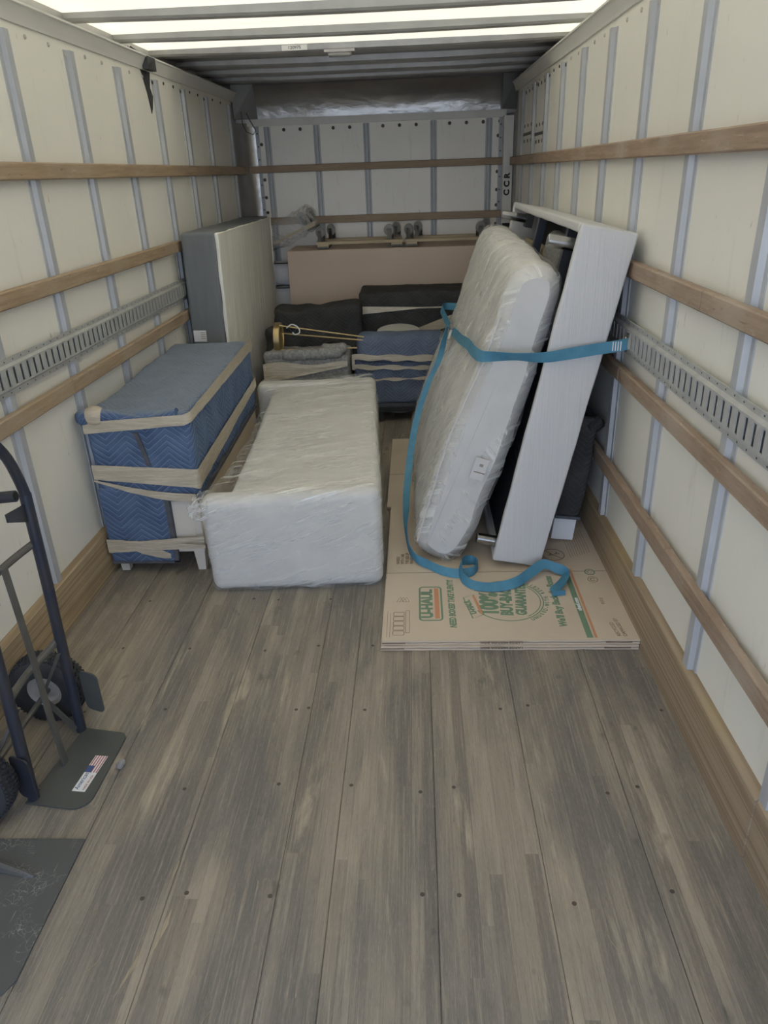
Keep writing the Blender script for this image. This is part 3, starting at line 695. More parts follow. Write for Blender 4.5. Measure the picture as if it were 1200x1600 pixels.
def mattress_mesh(grow, amp, sc, seed, nl=46, len_=1.9):
    mb = MB(); vs, fs = [], []; n = len(sec); rows = []
    for k in range(nl+1):
        t = k/nl; y = t*len_; e_ = min(t, 1-t)*len_; ins = 0 if e_ > .05 else .05-math.sqrt(max(0, .05**2-(.05-e_)**2)); rows.append((y, ins))
    for (y, ins) in [(0, .049)]+rows+[(len_, .049)]:
        for i, p in enumerate(sec):
            d = (sec[(i+1) % n]-sec[i-1]).normalized(); nn = Vector((-d.y, d.x))
            if nn.dot(p-cx_) < 0: nn = -nn
            q = p+nn*(grow-ins)
            q3 = Vector((q.x+.028*(y/len_)*(1 if q.y > .8 else q.y/.8)-.035*(y/len_)*(1-min(1, q.y/.8)), 2.955+y+.01*math.sin(q.y*2.6), q.y+.03*y/len_*(q.y > 1)))
            w = noise.noise(q3*sc+Vector((seed, 0, 0)))+.6*noise.noise(q3*sc*2.4+Vector((seed, 5, 0)))
            vs.append(q3+Vector((nn.x, -.3 if y < .05 else 0, nn.y))*amp*w)
    R_ = len(vs)//n
    arc = [0.]
    for i in range(n): arc.append(arc[-1]+(sec[(i+1) % n]-sec[i]).length)
    us = []
    for r in range(R_-1):
        for i in range(n):
            fs.append((r*n+i, r*n+(i+1) % n, (r+1)*n+(i+1) % n, (r+1)*n+i))
            us.append([(vs[r*n+i].y, arc[i]), (vs[r*n+i].y, arc[i+1]), (vs[(r+1)*n+i].y, arc[i+1]), (vs[(r+1)*n+i].y, arc[i])])
    for f_ in (tuple(range(n)), tuple(range((R_-1)*n, R_*n))): fs.append(f_); us.append([(vs[i].x, vs[i].z) for i in f_])
    mb.add(vs, fs, us)
    zmin = min(v.z for v in mb.v)
    for v in mb.v:
        if v.z < .0415: v.z = .0415
    return mb
obj('mattress_body', mattress_mesh(0, .008, 4, 1), M['mat_white'], mt, 60)
obj('stretch_film', mattress_mesh(.008, .012, 9, 3, 70), M['film_mat'], mt, 60)
def pip(off, z0, z1):
    return [(off+.315*z, 2.950, z) for z in (z0, z1)]
mb = MB(); mb.tube([(x*kx+.006, 2.951, 1.6894-(1.6894-z)*kx) for x, z in raw[:6]], .005, 6); obj('piping', mb, M['mat_white'], mt)
lb = obj('sewn_label', MB().box(-.03, .03, -.003, 0, -.05, .05, frame((.262, 2.937, .515), (.955, 0, -.30), (0, 1, 0))), M['mat_white'], mt, 0)
mb = MB()
for (x0, x1, z) in ((-.005, .012, .02), (-.005, .012, .013), (-.02, .03, -.018)): mb.box(x0, x1, -.0040, -.0030, z, z+.004, frame((.262, 2.937, .515), (.955, 0, -.30), (0, 1, 0)))
obj('printed_line', mb, M['ink'], lb, 0)

# ------------------------------------------------------------------ white-wrapped bed base leaning on the right wall
bf = thing('bed_base', 'white wrapped bed base with black lining and chrome legs, leaning on right wall', 'bed base', (.6, 3.9, .04))
th = math.radians(11.4); BF = frame((.330, 2.905, .083), (math.cos(th), 0, -math.sin(th)), (0, 1, 0))
LN, HH, TT = 2.0, 1.44, .218
def fp(x0, x1, y0, y1, z0, z1, r=.012, s=1): return MB().soft(x0, x1, y0, y1, z0, z1, r, .06, .003, 6, s, BF)
obj('end_panel', fp(0, TT, 0, .035, 0, HH, .010, 1), M['frame_wrap'], bf, 60)
obj('end_panel', fp(0, TT, LN-.035, LN, 0, HH, .010, 2), M['frame_wrap'], bf, 60)
obj('top_panel', fp(0, TT, .035, LN-.035, HH-.035, HH, .010, 3), M['frame_wrap'], bf, 60)
obj('bottom_panel', fp(0, TT, .035, LN-.035, 0, .035, .010, 4), M['frame_wrap'], bf, 60)
obj('lining', MB().box(.185, .20, .03, LN-.03, .03, HH-.03, BF), M['lining'], bf, 0)
obj('lining_edge', MB().tube([BF @ Vector((.024, .04, .42)), BF @ Vector((.024, 1.0, .60))], .006, 6), M['chrome'], bf, 0)
obj('lining', MB().box(.028, .036, .036, LN-.05, .036, 1.10, BF), M['lining'], bf, 0)
for yy in (.42, 1.2): obj('support_bar', MB().box(.045, .085, yy, yy+.05, 1.06, HH-.035, BF), M['ht'], bf, 0)
for yy, zz in ((.062, .068), (.135, HH-.085), (LN-.22, HH-.075), (LN-.2, .068)):
    lg = MB().tube([BF @ Vector(p) for p in ((.085, yy, zz), (-.03, yy, zz), (-.082, yy, zz), (-.085, yy, zz))], [.024, .024, .024, .021], 18)
    L_ = obj('chrome_leg', lg, M['chrome'], bf)
    obj('leg_bracket', MB().box(.06, .10, yy-.05, yy+.05, zz-.045, zz+.045, BF), M['dark'], L_, 0)
obj('cross_rail', MB().soft(.10, .15, .06, 1.9, 1.20, 1.26, .01, .1, 0, 1, 0, BF), M['pine'], bf, 30)
cu = tag(obj('cushion', MB().soft(.09, .17, .56, 1.12, 1.15, 1.36, .035, .04, .012, 9, 2, BF), M['felt'], None, 60), 'grey padded cushion tucked inside the top of the bed base', 'cushion')

# padded panel between bed base and right wall
pp = thing('leaning_board', 'white board with black quilted pad over its top, behind the bed base', 'board', (.66, 3.3, .04))
PM = frame((.628, 3.15, .060), (math.cos(.105), 0, -math.sin(.105)), (0, 1, 0))
obj('panel_board', MB().box(.006, .110, .01, 1.2, 0, .60, PM), M['paper'], pp, 0)
obj('pad', MB().soft(.001, .120, -.008, 1.22, .125, .62, .02, .04, .008, 9, 4, PM), M['black_q'], pp, 60)
obj('pad_hem', MB().box(.003, .120, -.012, 1.22, .118, .132, PM), M['binding'], pp, 0)
mb = MB(); mb.tube([PM @ Vector(p) for p in ((.08, -.01, .57), (.11, .0, .60), (.125, .03, .585), (.12, .05, .55))], [.02, .03, .03, .018], 10); obj('pad_fold', mb, M['black_q'], pp, 80)

# ------------------------------------------------------------------ flattened boxes on the floor
def flat_box(x0, x1, y0, y1, z, label, parts=2, rot=0., h=.019):
    t = thing('flattened_box', label, 'box', ((x0+x1)/2, (y0+y1)/2, z), 'flattened cardboard boxes on the floor')
    M_ = Matrix.Translation((x0, y0, z)) @ Matrix.Rotation(rot, 4, 'Z'); w, d = x1-x0, y1-y0
    g = h*.42
    tags = []
    for k in range(2):
        za = k*(h-g); mb = MB(); n = 24
        # ply with a slightly wavy near edge and slots where the flaps fold
        poly = [(0, .0)]+[(w*i/n, .004*noise.noise((i*.6, k+z*90, 2.))) for i in range(1, n)]+[(w, 0), (w, d*.42-.004), (w-.012, d*.42), (w, d*.42+.004), (w, d), (0, d), (0, d*.42+.004), (.012, d*.42), (0, d*.42-.004)]
        mb.prism(poly, za+.0005, za+g, M_)
        tags.append(obj('bottom_ply' if k == 0 else 'top_ply', mb, M['card'], t, 0))
    for xa, xb in ((.0, .09), (w-.13, w-.03)): obj('folded_flap', MB().box(xa, xb, -.004, .03, h*.44, h*.56, M_), M['ink'], t, 0)
    obj('crease', MB().box(.01, w-.01, d*.42-.0015, d*.42+.0015, h, h+.0004, M_), M['ink'], t, 0)
    return t, tags
b1, _ = flat_box(-.155, .832, 2.337, 3.60, .0005, 'lower flattened cardboard box of the printed pair on the floor')
b2, tg = flat_box(-.150, .838, 2.345, 3.605, .0205, 'upper flattened cardboard box with green and orange printing, on the floor')
b3, _ = flat_box(-.175, .76, 3.64, 4.76, .0005, 'flattened cardboard box mostly hidden under the film-wrapped mattress')
ZT = .0397; tp = tg[1]
def up(x, y, a=0.):      # print frame: text runs away from the camera, letter tops to the left
    return frame((x, y, ZT), (math.sin(-a), math.cos(a), 0), (-math.cos(a), math.sin(-a), 0))
def rrect(x0, x1, y0, y1, r, n=5):
    P = []
    for cx, cy_, a0 in ((x1-r, y1-r, 0), (x0+r, y1-r, 90), (x0+r, y0+r, 180), (x1-r, y0+r, 270)):
        for i in range(n+1): t = math.radians(a0+90*i/n); P.append((cx+r*math.cos(t), cy_+r*math.sin(t)))
    return P
def outline(P, w, m, nm='printed_outline', M_=None, closed=True):
    mb = MB(); n = len(P); vs = []; fs = []
    for i in range(n):
        a, b = Vector(P[i-1] if closed or i else P[0]), Vector(P[(i+1) % n] if closed or i < n-1 else P[-1]); t = (b-a).normalized(); q = Vector((-t.y, t.x))*w/2
        p = Vector(P[i]); vs += [(*(p-q), 0), (*(p+q), 0), (*(p+q), .0004), (*(p-q), .0004)]
    for i in range(n if closed else n-1):
        j = (i+1) % n
        for k in range(4): fs.append((4*i+k, 4*i+(k+1) % 4, 4*j+(k+1) % 4, 4*j+k))
    return obj(nm, mb.add(vs, fs, None, M_), m, tp, 0)
Z_ = Matrix.Translation((0, 0, ZT))
outline(rrect(-.002, .089, 2.487, 2.747, .016), .008, M['green'], 'printed_outline', Z_)
text('U-HAUL', .062, up(.030, 2.615), M['green'], tp, xs=.98, bold=.0035, align='CENTER')
obj('printed_bar', MB().box(.060, .079, 2.500, 2.735, ZT, ZT+.0005), M['orange'], tp, 0)
text('NEED BOXES? TAKE PLENTY!', .036, up(.132, 2.434), M['green'], tp, xs=.80, bold=.0018, shear=.15)
# seal: small sign, ring and slogan
outline([(.183, 2.657), (.226, 2.680), (.259, 2.527), (.212, 2.500)], .005, M['green'], 'printed_outline', Z_)
text('U-HAUL', .036, up(.208, 2.585, .23), M['green'], tp, xs=.82, bold=.002, align='CENTER')
b_ = MB(); b_.prism([(.221, 2.672), (.231, 2.675), (.256, 2.536), (.245, 2.530)], 0, .0005, Z_); obj('printed_bar', b_, M['orange'], tp, 0)
R1 = [(.365+.150*math.cos(t), 2.635+.155*math.sin(t)) for t in [math.radians(a) for a in range(-150, 151, 6)]]
outline(R1, .005, M['green'], 'printed_ring', Z_, False)
R2 = [(.365+.138*math.cos(t), 2.635+.143*math.sin(t)) for t in [math.radians(a) for a in range(-60, 61, 6)]]
outline(R2, .004, M['green'], 'printed_ring', Z_, False)
text('100%', .100, up(.290, 2.610, -.06), M['green'], tp, xs=.78, bold=.006, align='CENTER')
text('BUY-BACK', .066, up(.362, 2.640, -.06), M['green'], tp, xs=.76, bold=.004, align='CENTER')
text('GUARANTEE', .058, up(.425, 2.645, -.10), M['green'], tp, xs=.74, bold=.0035, align='CENTER')
for k, ch in enumerate('UNUSED-WITH RECEIPT'):
    a = math.radians(-58+6.4*k); text(ch, .024, frame((.365+.166*math.cos(a), 2.635+.171*math.sin(a), ZT), (-math.sin(a), math.cos(a), 0), (-math.cos(a), -math.sin(a), 0)), M['green'], tp, xs=.85, bold=.001, align='CENTER') if ch != ' ' else None
text("We'll Buy Back the Boxes", .042, up(.566, 2.436), M['green'], tp, xs=.90, bold=.0018, shear=.12)
gb = obj('printed_bar', MB().box(.640, .664, 2.360, 2.890, ZT, ZT+.0005), M['green'], tp, 0)
text('uhaul.com', .024, frame((.652, 2.600, ZT+.0006), (0, 1, 0), (-1, 0, 0)), M['paper'], gb, xs=1.0, bold=.001, align='CENTER')
obj('printed_bar', MB().box(.670, .680, 2.360, 2.890, ZT, ZT+.0005), M['orange'], tp, 0)
for yy, m_ in ((2.865, M['green']), (2.800, M['ink'])):
    outline([(.757+.021*math.cos(t), yy+.024*math.sin(t)) for t in [math.radians(a) for a in range(0, 360, 20)]], .006 if m_ is M['green'] else .003, m_, 'printed_ring', Z_)
    outline([(.757+.010*math.cos(t), yy+.012*math.sin(t)) for t in [math.radians(a) for a in range(20, 330, 20)]], .004, m_, 'printed_ring', Z_, False)
text('01113', .022, up(.757, 2.600), M['ink'], tp, xs=.9)
text('RECYCLED', .022, up(.766, 2.370, .12), M['ink'], tp, xs=.9); text('DAMAGED BY', .022, up(.790, 2.370, .12), M['ink'], tp, xs=.9)
# pictograms and small print at the left edge, and further back
for k in range(5): outline(rrect(-.110, -.066, 2.385+.034*k, 2.413+.034*k, .004, 2), .0025, M['ink'], 'printed_pictogram', Z_)
for k, l in enumerate((.19, .17)): obj('printed_line', MB().box(-.135+.012*k, -.1335+.012*k, 2.37, 2.37+l, ZT, ZT+.0004), M['ink'], tp, 0)
outline(rrect(-.060, -.045, 2.40, 2.56, .002, 2), .002, M['ink'], 'printed_pictogram', Z_)
for k in range(3): outline([(-.10+.012*k, 2.63), (-.085+.014*k, 2.665), (-.07+.012*k, 2.63)], .0025, M['ink'], 'printed_pictogram', Z_)
for k, s_ in enumerate(('HANDLE', 'WITH CARE', 'THIS SIDE UP', 'FRAGILE')): text(s_, .022, up(-.100+.021*k, 2.955), M['ink'], tp, xs=.85, bold=.0006)
outline([(.625+.05*math.cos(t), 3.03+.055*math.sin(t)) for t in [math.radians(a) for a in range(0, 360, 15)]], .004, M['ink'], 'printed_ring', Z_)
outline([(.59, 3.07), (.66, 2.99)], .004, M['ink'], 'printed_line', Z_, False)
for q in ((.612, 3.028), (.642, 3.040)): outline([(q[0]-.012, q[1]), (q[0]+.012, q[1]), (q[0], q[1]), (q[0], q[1]+.018)], .005, M['ink'], 'printed_pictogram', Z_, False)
for k in range(9): obj('printed_line', MB().box(.700+.012*k, .7015+.012*k, 3.0+.006*k, 3.25+.02*(k % 3), ZT, ZT+.0004), M['ink'], tp, 0)
for bx, z_ in ((b1, .0105), (b2, .0305)):
    text('LARGE MIRROR BOX', .013, frame((.31, 2.3325 if bx is b1 else 2.3385, z_+.004), (-1, 0, 0), (0, 0, -1)), M['ink'], bx, xs=1.35, align='CENTER', bold=.0004)

# ------------------------------------------------------------------ blue cam strap
stp = thing('cargo_strap', 'light blue webbing strap around the mattress, hooked to the right wall track', 'strap', (.842, 2.917, 1.05))
def spline(P, per=6):
    P = [Vector(p) for p in P]; out = []
    for i in range(len(P)-1):
        p0, p1, p2, p3 = P[max(i-1, 0)], P[i], P[i+1], P[min(i+2, len(P)-1)]
        for k in range(per):
            t = k/per; out.append(.5*((2*p1)+(p2-p0)*t+(2*p0-5*p1+4*p2-p3)*t*t+(3*p1-p0-3*p2+p3)*t**3))
    return out+[P[-1]]
def strap(P, Wd, wid=.046, per=7):
    q = spline(P, per); w = spline(Wd, per); return MB().ribbon(q, w, wid, .0025)
up_ = (.30, 0, .95)
P = [(.832, 2.885, 1.052), (.79, 2.878, 1.045), (.70, 2.874, 1.034), (.60, 2.872, 1.020), (.50, 2.870, 1.008), (.40, 2.875, 1.012), (.315, 2.885, 1.012), (.258, 2.915, 1.008), (.236, 3.02, 1.004), (.228, 3.25, .985), (.216, 3.6, .935), (.208, 4.0, .885), (.200, 4.2, .855)]
Wd = [(.0, 0, 1), (.0, 0, 1), (.0, 0, 1), (.0, 0, 1), (.05, -.3, .95), (.1, -.6, .7), (.2, -.4, .85), up_, up_, up_, up_, up_, up_]
obj('webbing', strap(P, Wd), M['web'], stp, 40)
P = [(.198, 4.20, .853), (.190, 4.5, .845), (.176, 4.75, .850), (.166, 4.88, .870), (.19, 4.95, .87), (.26, 4.93, .87)]
obj('webbing', strap(P, [up_]*6), M['web'], stp, 40)
P = [(.192, 4.23, .86), (.176, 4.20, .89), (.165, 4.15, .86), (.128, 4.10, .725), (.060, 4.0, .606), (-.001, 3.90, .452), (-.037, 3.75, .319), (-.060, 3.50, .198), (-.064, 3.30, .145), (-.062, 3.15, .112), (-.048, 3.02, .09), (-.015, 2.945, .075), (.030, 2.92, .06), (.10, 2.86, .055), (.17, 2.835, .055), (.235, 2.845, .058), (.262, 2.90, .062), (.245, 2.945, .060), (.200, 2.920, .075), (.182, 2.86, .09), (.188, 2.79, .062), (.23, 2.735, .056), (.30, 2.715, .056), (.37, 2.725, .058), (.43, 2.755, .064), (.49, 2.81, .075), (.55, 2.86, .085), (.60, 2.845, .075), (.640, 2.815, .066), (.615, 2.75, .062), (.575, 2.69, .060), (.572, 2.675, .056)]
Wd = [(0, 1, .1), (0, 1, .1), (.4, .8, 0), (.9, .45, .25), (.9, .4, .3), (.9, .4, .3), (.9, .4, .3), (.8, .4, .4), (.6, .4, .6), (.2, .3, 1), (0, .2, 1), (-.1, .2, 1), (-.1, .4, .9), (0, .6, .8), (0, .7, .7), (0, .3, .95), (0, 0, 1), (0, .1, 1), (.3, .2, .9), (.3, .1, .95), (.2, .3, .9), (0, .8, .6), (0, .9, .45), (0, .7, .7), (-.2, .6, .8), (-.3, .6, .75), (-.2, .7, .7), (.1, .6, .8), (.6, -.3, .75), (.8, -.5, .35), (.9, -.4, .1), (.9, -.4, .1)]
mb = strap(P, Wd, .046, 5)
for v in mb.v: v.z = max(v.z, .0415)          # lies on the box, not in it
obj('loose_tail', mb, M['web'], stp, 40)
P = [(.578, 2.697, .056), (.585, 2.672, .045), (.60, 2.662, .046)]
obj('tail_end', MB().box(-.028, .028, -.003, .003, 0, .022, frame((.585, 2.668, .0415), (.95, .12, 0), (0, 1, 0))), M['web'], stp, 0)
# cam buckle on the mattress face, stitched end and hook at the wall
bk = frame((.180, 4.20, .850), (0, 1, 0), (.3, 0, .95))
mb = MB()
for sx_ in (-.05, .05): mb.box(sx_-.006, sx_+.006, -.034, .034, 0, .014, bk)
for sy__ in (-.034, .034): mb.box(-.056, .056, sy__-.006, sy__+.006, .0, .014, bk)
bkl = obj('cam_buckle', mb, M['zinc'], stp, 0)
mb = MB(); mb.tube([bk @ Vector((-.03, -.03, .012)), bk @ Vector((.02, .03, .02))], .007, 8); obj('buckle_lever', mb, M['zinc'], bkl)
mb = MB()
for k in range(4): mb.box(.762+.010*k, .766+.010*k, 2.8745, 2.8765, 1.026, 1.062)
obj('bar_tack', mb, M['paper'], stp, 0)
mb = MB(); Q = lambda y, z, n: WP(1, y, z, n)
mb.tube([Q(2.885, 1.028, .05), Q(2.885, 1.078, .05), Q(2.885, 1.078, .036), Q(2.885, 1.028, .036), Q(2.885, 1.028, .05)], .004, 8)
wbox(mb, 1, 2.875, 2.905, 1.035, 1.09, .034, .042)
obj('track_hook', mb, M['zinc'], stp, 30)

# ------------------------------------------------------------------ hand truck by the left wall
ht = thing('hand_truck', 'dark steel hand truck with pneumatic tyres, standing by the left wall', 'hand truck', (-1.16, 1.74, 0))
YN, YF = 1.590, 1.890
def pbox(mb, c, hx, hy, hz, ax): return mb.box(-hx, hx, -hy, hy, -hz, hz, frame(c, *ax))
n = 8; P = [(-1.158, YF, .004), (-1.150, YF, .30), (-1.142, YF, .60), (-1.138, YF, .88), (-1.142, YF-.006, .93), (-1.148, YF-.025, 1.0), (-1.158, YF-.06, 1.06), (-1.165, YF-.11, 1.095), (-1.168, (YN+YF)/2, 1.10), (-1.168, YN+.11, 1.095), (-1.162, YN+.06, 1.06), (-1.155, YN+.025, 1.0), (-1.148, YN+.006, .93), (-1.146, YN, .88), (-1.156, YN, .60), (-1.166, YN, .30), (-1.178, YN, .004)]
mb = MB().tube(spline(P[3:14], 3), .0155, 12); obj('handle_loop', mb, M['ht'], ht)
obj('upright', MB().tube(P[:4], .0172, 14), M['ht'], ht); obj('upright', MB().tube(P[13:], .0172, 14), M['ht'], ht)
for z in (.37, .72):
    c = spline([(-1.150-.012*(z < .5), YF, z), (-1.175, YF-.06, z-.012), (-1.185, (YN+YF)/2, z-.015), (-1.180, YN+.06, z-.012), (-1.164, YN, z)], 4)
    obj('crossbar', MB().tube(c, .0115, 10), M['bar'], ht)
obj('centre_strap', MB().ribbon([(-1.163, 1.738, .72), (-1.152, 1.735, .40), (-1.150, 1.733, .20), (-1.142, 1.732, .006)], [(0, 1, 0)]*4, .026, .006), M['bar'], ht, 0)
pl = rrect(-1.190, -.985, 1.545, 1.893, .045, 6)
pl = [(-1.190, 1.56), (-1.10, 1.545)]+[(x, y) for x, y in rrect(-1.190, -.988, 1.552, 1.885, .05, 6) if x > -1.06 ][::1]
pl = [(-1.195, 1.570)]+[(-1.045+.05*math.cos(math.radians(a)), 1.600+.05*math.sin(math.radians(a))) for a in range(-95, 5, 12)]+[(-.990+.0-.030+.03*math.cos(math.radians(a)), 1.845+.03*math.sin(math.radians(a))) for a in range(0, 95, 12)]+[(-1.150, 1.897)]
toe = obj('toe_plate', MB().prism(pl, .001, .007), M['ht2'], ht, 0)
# flag sticker on the toe plate
SK = frame((-1.044, 1.690, .0071), (.10, 1, 0), (-1, .10, 0))
stk = obj('sticker', MB().box(-.075, .075, -.021, .021, 0, .0006, SK), M['paper'], toe, 0)
mb = MB()
for k in range(5): mb.box(.002, .075, -.019+.0085*k, -.0155+.0085*k, .0006, .0010, SK)
obj('flag_stripes', mb, M['red'], stk, 0)
obj('flag_canton', MB().box(.002, .030, .0005, .021, .0008, .0013, SK), M['navy'], stk, 0)
text('American', .022, frame((-1.061, 1.622, .0079), (.10, 1, 0), (-1, .10, 0)), M['navy'], stk, xs=.8, shear=.2)
text('MADE IN USA', .011, frame((-1.038, 1.620, .0079), (.10, 1, 0), (-1, .10, 0)), M['red'], stk, xs=.9)
# wheels
def wheel(yc, s):
    c = (-1.280 if s > 0 else -1.305, yc, .128); Wm = Matrix.Translation(c) @ Matrix.Rotation(math.pi/2, 4, 'X')
    prof = [(.060, -.036), (.085, -.040), (.108, -.041), (.120, -.034), (.126, -.018), (.127, 0), (.126, .018), (.120, .034), (.108, .041), (.085, .040), (.060, .036)]
    ty = obj('tyre', MB().lathe(prof, 48, Wm), M['rubber'], ht)
    mb = MB()
    for k in range(54):
        a = 2*math.pi*k/54
        for zz, o_ in ((-.026, 0), (-.009, .5), (.009, 0), (.026, .5)):
            aa = a+o_*2*math.pi/54; r = .1255 if abs(zz) < .02 else .1215
            mb.box(-.004, .006, -.0042, .0042, -.0055, .0055, Wm @ Matrix.Rotation(aa, 4, 'Z') @ Matrix.Translation((r, 0, zz)))
    o = obj('tread', mb, M['rubber'], ty, 0); o['kind'] = 'stuff'
    hb = obj('hub', MB().lathe([(0, .020), (.018, .020), (.022, .010), (.040, .008), (.048, .024), (.060, .030), (.062, .034), (.062, -.034), (.060, -.030), (.048, -.024), (.040, -.008), (.022, -.010), (.018, -.020), (0, -.020)], 32, Wm), M['hub'], ty)
wheel(1.968, 1); wheel(1.520, -1)
obj('axle', MB().tube([(-1.272, 1.46, .128), (-1.272, 2.02, .128)], .009, 10), M['bar'], ht)
for y, s in ((YF, 1), (YN, -1)):
    mb = MB().ribbon([(-1.155, y-.02*s, .33), (-1.272, y+.018*s, .13)], [(.4, 0, .2)]*2, .018, .005); obj('wheel_strut', mb, M['bar'], ht, 0)
    mb = MB().ribbon([(-1.272, y+.018*s, .125), (-1.165, y-.015*s, .02)], [(.4, 0, .6)]*2, .022, .005); obj('wheel_strut', mb, M['bar'], ht, 0)
    G = frame((-1.100 if s > 0 else -1.175, y+.020*s-.03*(s > 0)*0, .150 if s > 0 else .105), (.9, -.42*0-.35, 0), (0, 0, 1))
    obj('wheel_guard', MB().prism(rrect(-.038, .038, -.078, .078, .018, 3), -.0025, .0025, G), M['ht2'] if s > 0 else M['ht'], ht, 0)
obj('grip_stub', MB().tube([(-1.30, 1.80, .90), (-1.20, 1.80, .905), (-1.112, 1.80, .912)], .0165, 14), M['ht'], ht)
obj('stub_bore', MB().tube([(-1.12, 1.80, .9115), (-1.1110, 1.80, .9122)], .0125, 12), M['lining'], ht)
mb = MB().prism([(0, 0), (.11, .05), (.11, .075), (0, .06)], -.003, .003, frame((-1.142, YF, .79), (0, -1, .0), (0, 0, 1))); obj('gusset', mb, M['ht'], ht, 0)

# second truck whose toe plate reaches into the picture at the near left
h2 = thing('hand_truck', 'black scratched toe plate of a second hand truck on the near floor, lower left', 'hand truck', (-1.2, 1.2, 0))
pl = [(-1.33, 1.443), (-.992, 1.443), (-.958, 1.443), (-.957, 1.045), (-.975, 1.012), (-1.02, .985), (-1.33, .985)][::-1]
t2 = obj('toe_plate', MB().prism(pl, .0005, .006), M['scr'], h2, 0)
for (x0, y0, x1, y1) in ((-1.25, 1.375, -1.045, 1.318), (-1.28, 1.150, -1.065, 1.142)):
    mb = MB().tube([(x0, y0, .008), ((x0+x1)/2, (y0+y1)/2, .009), (x1, y1, .006)], [.020, .016, .006], 8); obj('pressed_rib', mb, M['scr'], t2)
for yy in (1.02, 1.415):
    obj('upright', MB().box(-.02, .02, -.02, .02, 0, 1.15, frame((-1.30, yy, .002), (1, 0, .12), (0, 1, 0))), M['galv'], h2, 0)
mb = MB().hexa([(-1.30, 1.425, .006), (-1.215, 1.432, .006), (-1.215, 1.440, .006), (-1.30, 1.440, .006), (-1.31, 1.425, .16), (-1.232, 1.432, .13), (-1.232, 1.440, .13), (-1.31, 1.440, .16)])
obj('corner_gusset', mb, M['galv'], h2, 0)
obj('crossbar', MB().box(-1.36, -1.335, 1.02, 1.415, .40, .44), M['galv'], h2, 0); obj('crossbar', MB().box(-1.415, -1.39, 1.02, 1.415, .95, .99), M['galv'], h2, 0)

mb = MB().soft(-.974, -.946, 1.712, 1.737, 0, .022, .010, .006, .006, 60, 3)
tag(obj('pebble', mb, M['stone'], None, 80), 'small pale grey pebble on the floor beside the hand truck plate', 'pebble')

# ------------------------------------------------------------------ load at the front of the truck
gb_ = thing('padded_box', 'box under a grey felt pad with tan wrap, behind the settee', 'box', (-.74, 5.2, 0))
obj('carton', MB().box(-1.05, -.49, 5.02, 5.38, 0, .50), M['card'], gb_, 0)
obj('felt_pad', MB().soft(-1.065, -.475, 5.0, 5.40, .004, .545, .03, .03, .016, 8, 3), M['felt'], gb_, 60)
mb = MB()
for k, (x, y, z, r) in enumerate(((-.98, 5.03, .555, .035), (-.84, 5.02, .56, .03), (-.70, 5.01, .565, .035), (-.60, 5.0, .575, .045), (-.575, 5.04, .595, .05))):
    mb2 = MB().soft(x-.09, x+.09, y-.035, y+.05, z-.04, z+.03, .03, .02, .011, 11, k+4)
    obj('felt_fold', mb2, M['felt'], gb_, 60)
obj('wrap_band', band([(-1.07+.59*i/20, 4.985, 0, -1) for i in range(21)], [.505+.012*math.sin(i*.4) for i in range(21)], [.37+.012*i/2*.9 for i in range(21)], 6, .01, 4), M['tape'], gb_, 60)

lp_ = thing('floor_lamp', 'brass floor lamp lying on its side on the grey felt pad', 'lamp', (-.97, 5.15, .55))
R_ = frame((-.995, 5.15, .655), (0, 1, 0), (0, .15, 1)); 
obj('lamp_base', MB().lathe([(0, 0), (.098, 0), (.102, .004), (.102, .040), (.098, .044), (.085, .046), (.085, .040), (0, .040)], 40, R_), M['gold'], lp_)
for (a, b) in (((-.955, 5.12, .742), (-.37, 5.16, .640)), ((-.955, 5.22, .668), (-.37, 5.17, .615)), ((-.955, 5.08, .580), (-.42, 5.13, .572))):
    obj('lamp_rod', MB().tube([a, b], .0055, 8), M['gold'], lp_)
c = [(-.90, 5.09, .73), (-.86, 5.08, .755), (-.82, 5.08, .735), (-.81, 5.08, .70), (-.84, 5.08, .685), (-.86, 5.08, .70)]
obj('power_cord', MB().tube(spline(c, 4), .0045, 7), M['paper'], lp_)

bk_ = thing('padded_bundle', 'low bundle under black quilted pad, behind the brass lamp', 'bundle', (-.74, 5.57, 0))
obj('quilted_pad', MB().soft(-1.06, -.40, 5.46, 5.68, .012, .80, .06, .04, .028, 5, 9, None, lambda w: Vector((w.x, w.y, w.z+.035*max(0, (w.x+.75)/.35)*(w.z > .6)))), M['black_q'], bk_, 60)
obj('pad_corner', MB().soft(-1.14, -1.0, 5.44, 5.62, .0, .64, .05, .04, .03, 8, 2), M['black_q'], bk_, 60)

br_ = thing('padded_crate', 'wide box under black quilted pad with tan wrap, right of the black bundle', 'box', (.05, 5.95, 0))
obj('quilted_pad', MB().soft(-.435, .48, 5.72, 6.12, .0, .862, .025, .04, .008, 6, 5), M['black_q'], br_, 60)
obj('wrap_band', band([(-.445+.93*i/24, 5.705, 0, -1) for i in range(25)], [.762-.016*min(1, i/12) for i in range(25)], [.70+.035*min(1, i/12) for i in range(25)], 4, .006, 8), M['tape'], br_, 60)
obj('wrap_band', band([(-.10+.50*i/14, 5.700, 0, -1) for i in range(15)], [.55+.18*i/14 for i in range(15)], [.47+.18*i/14 for i in range(15)], 4, .006, 9), M['tape'], br_, 60)

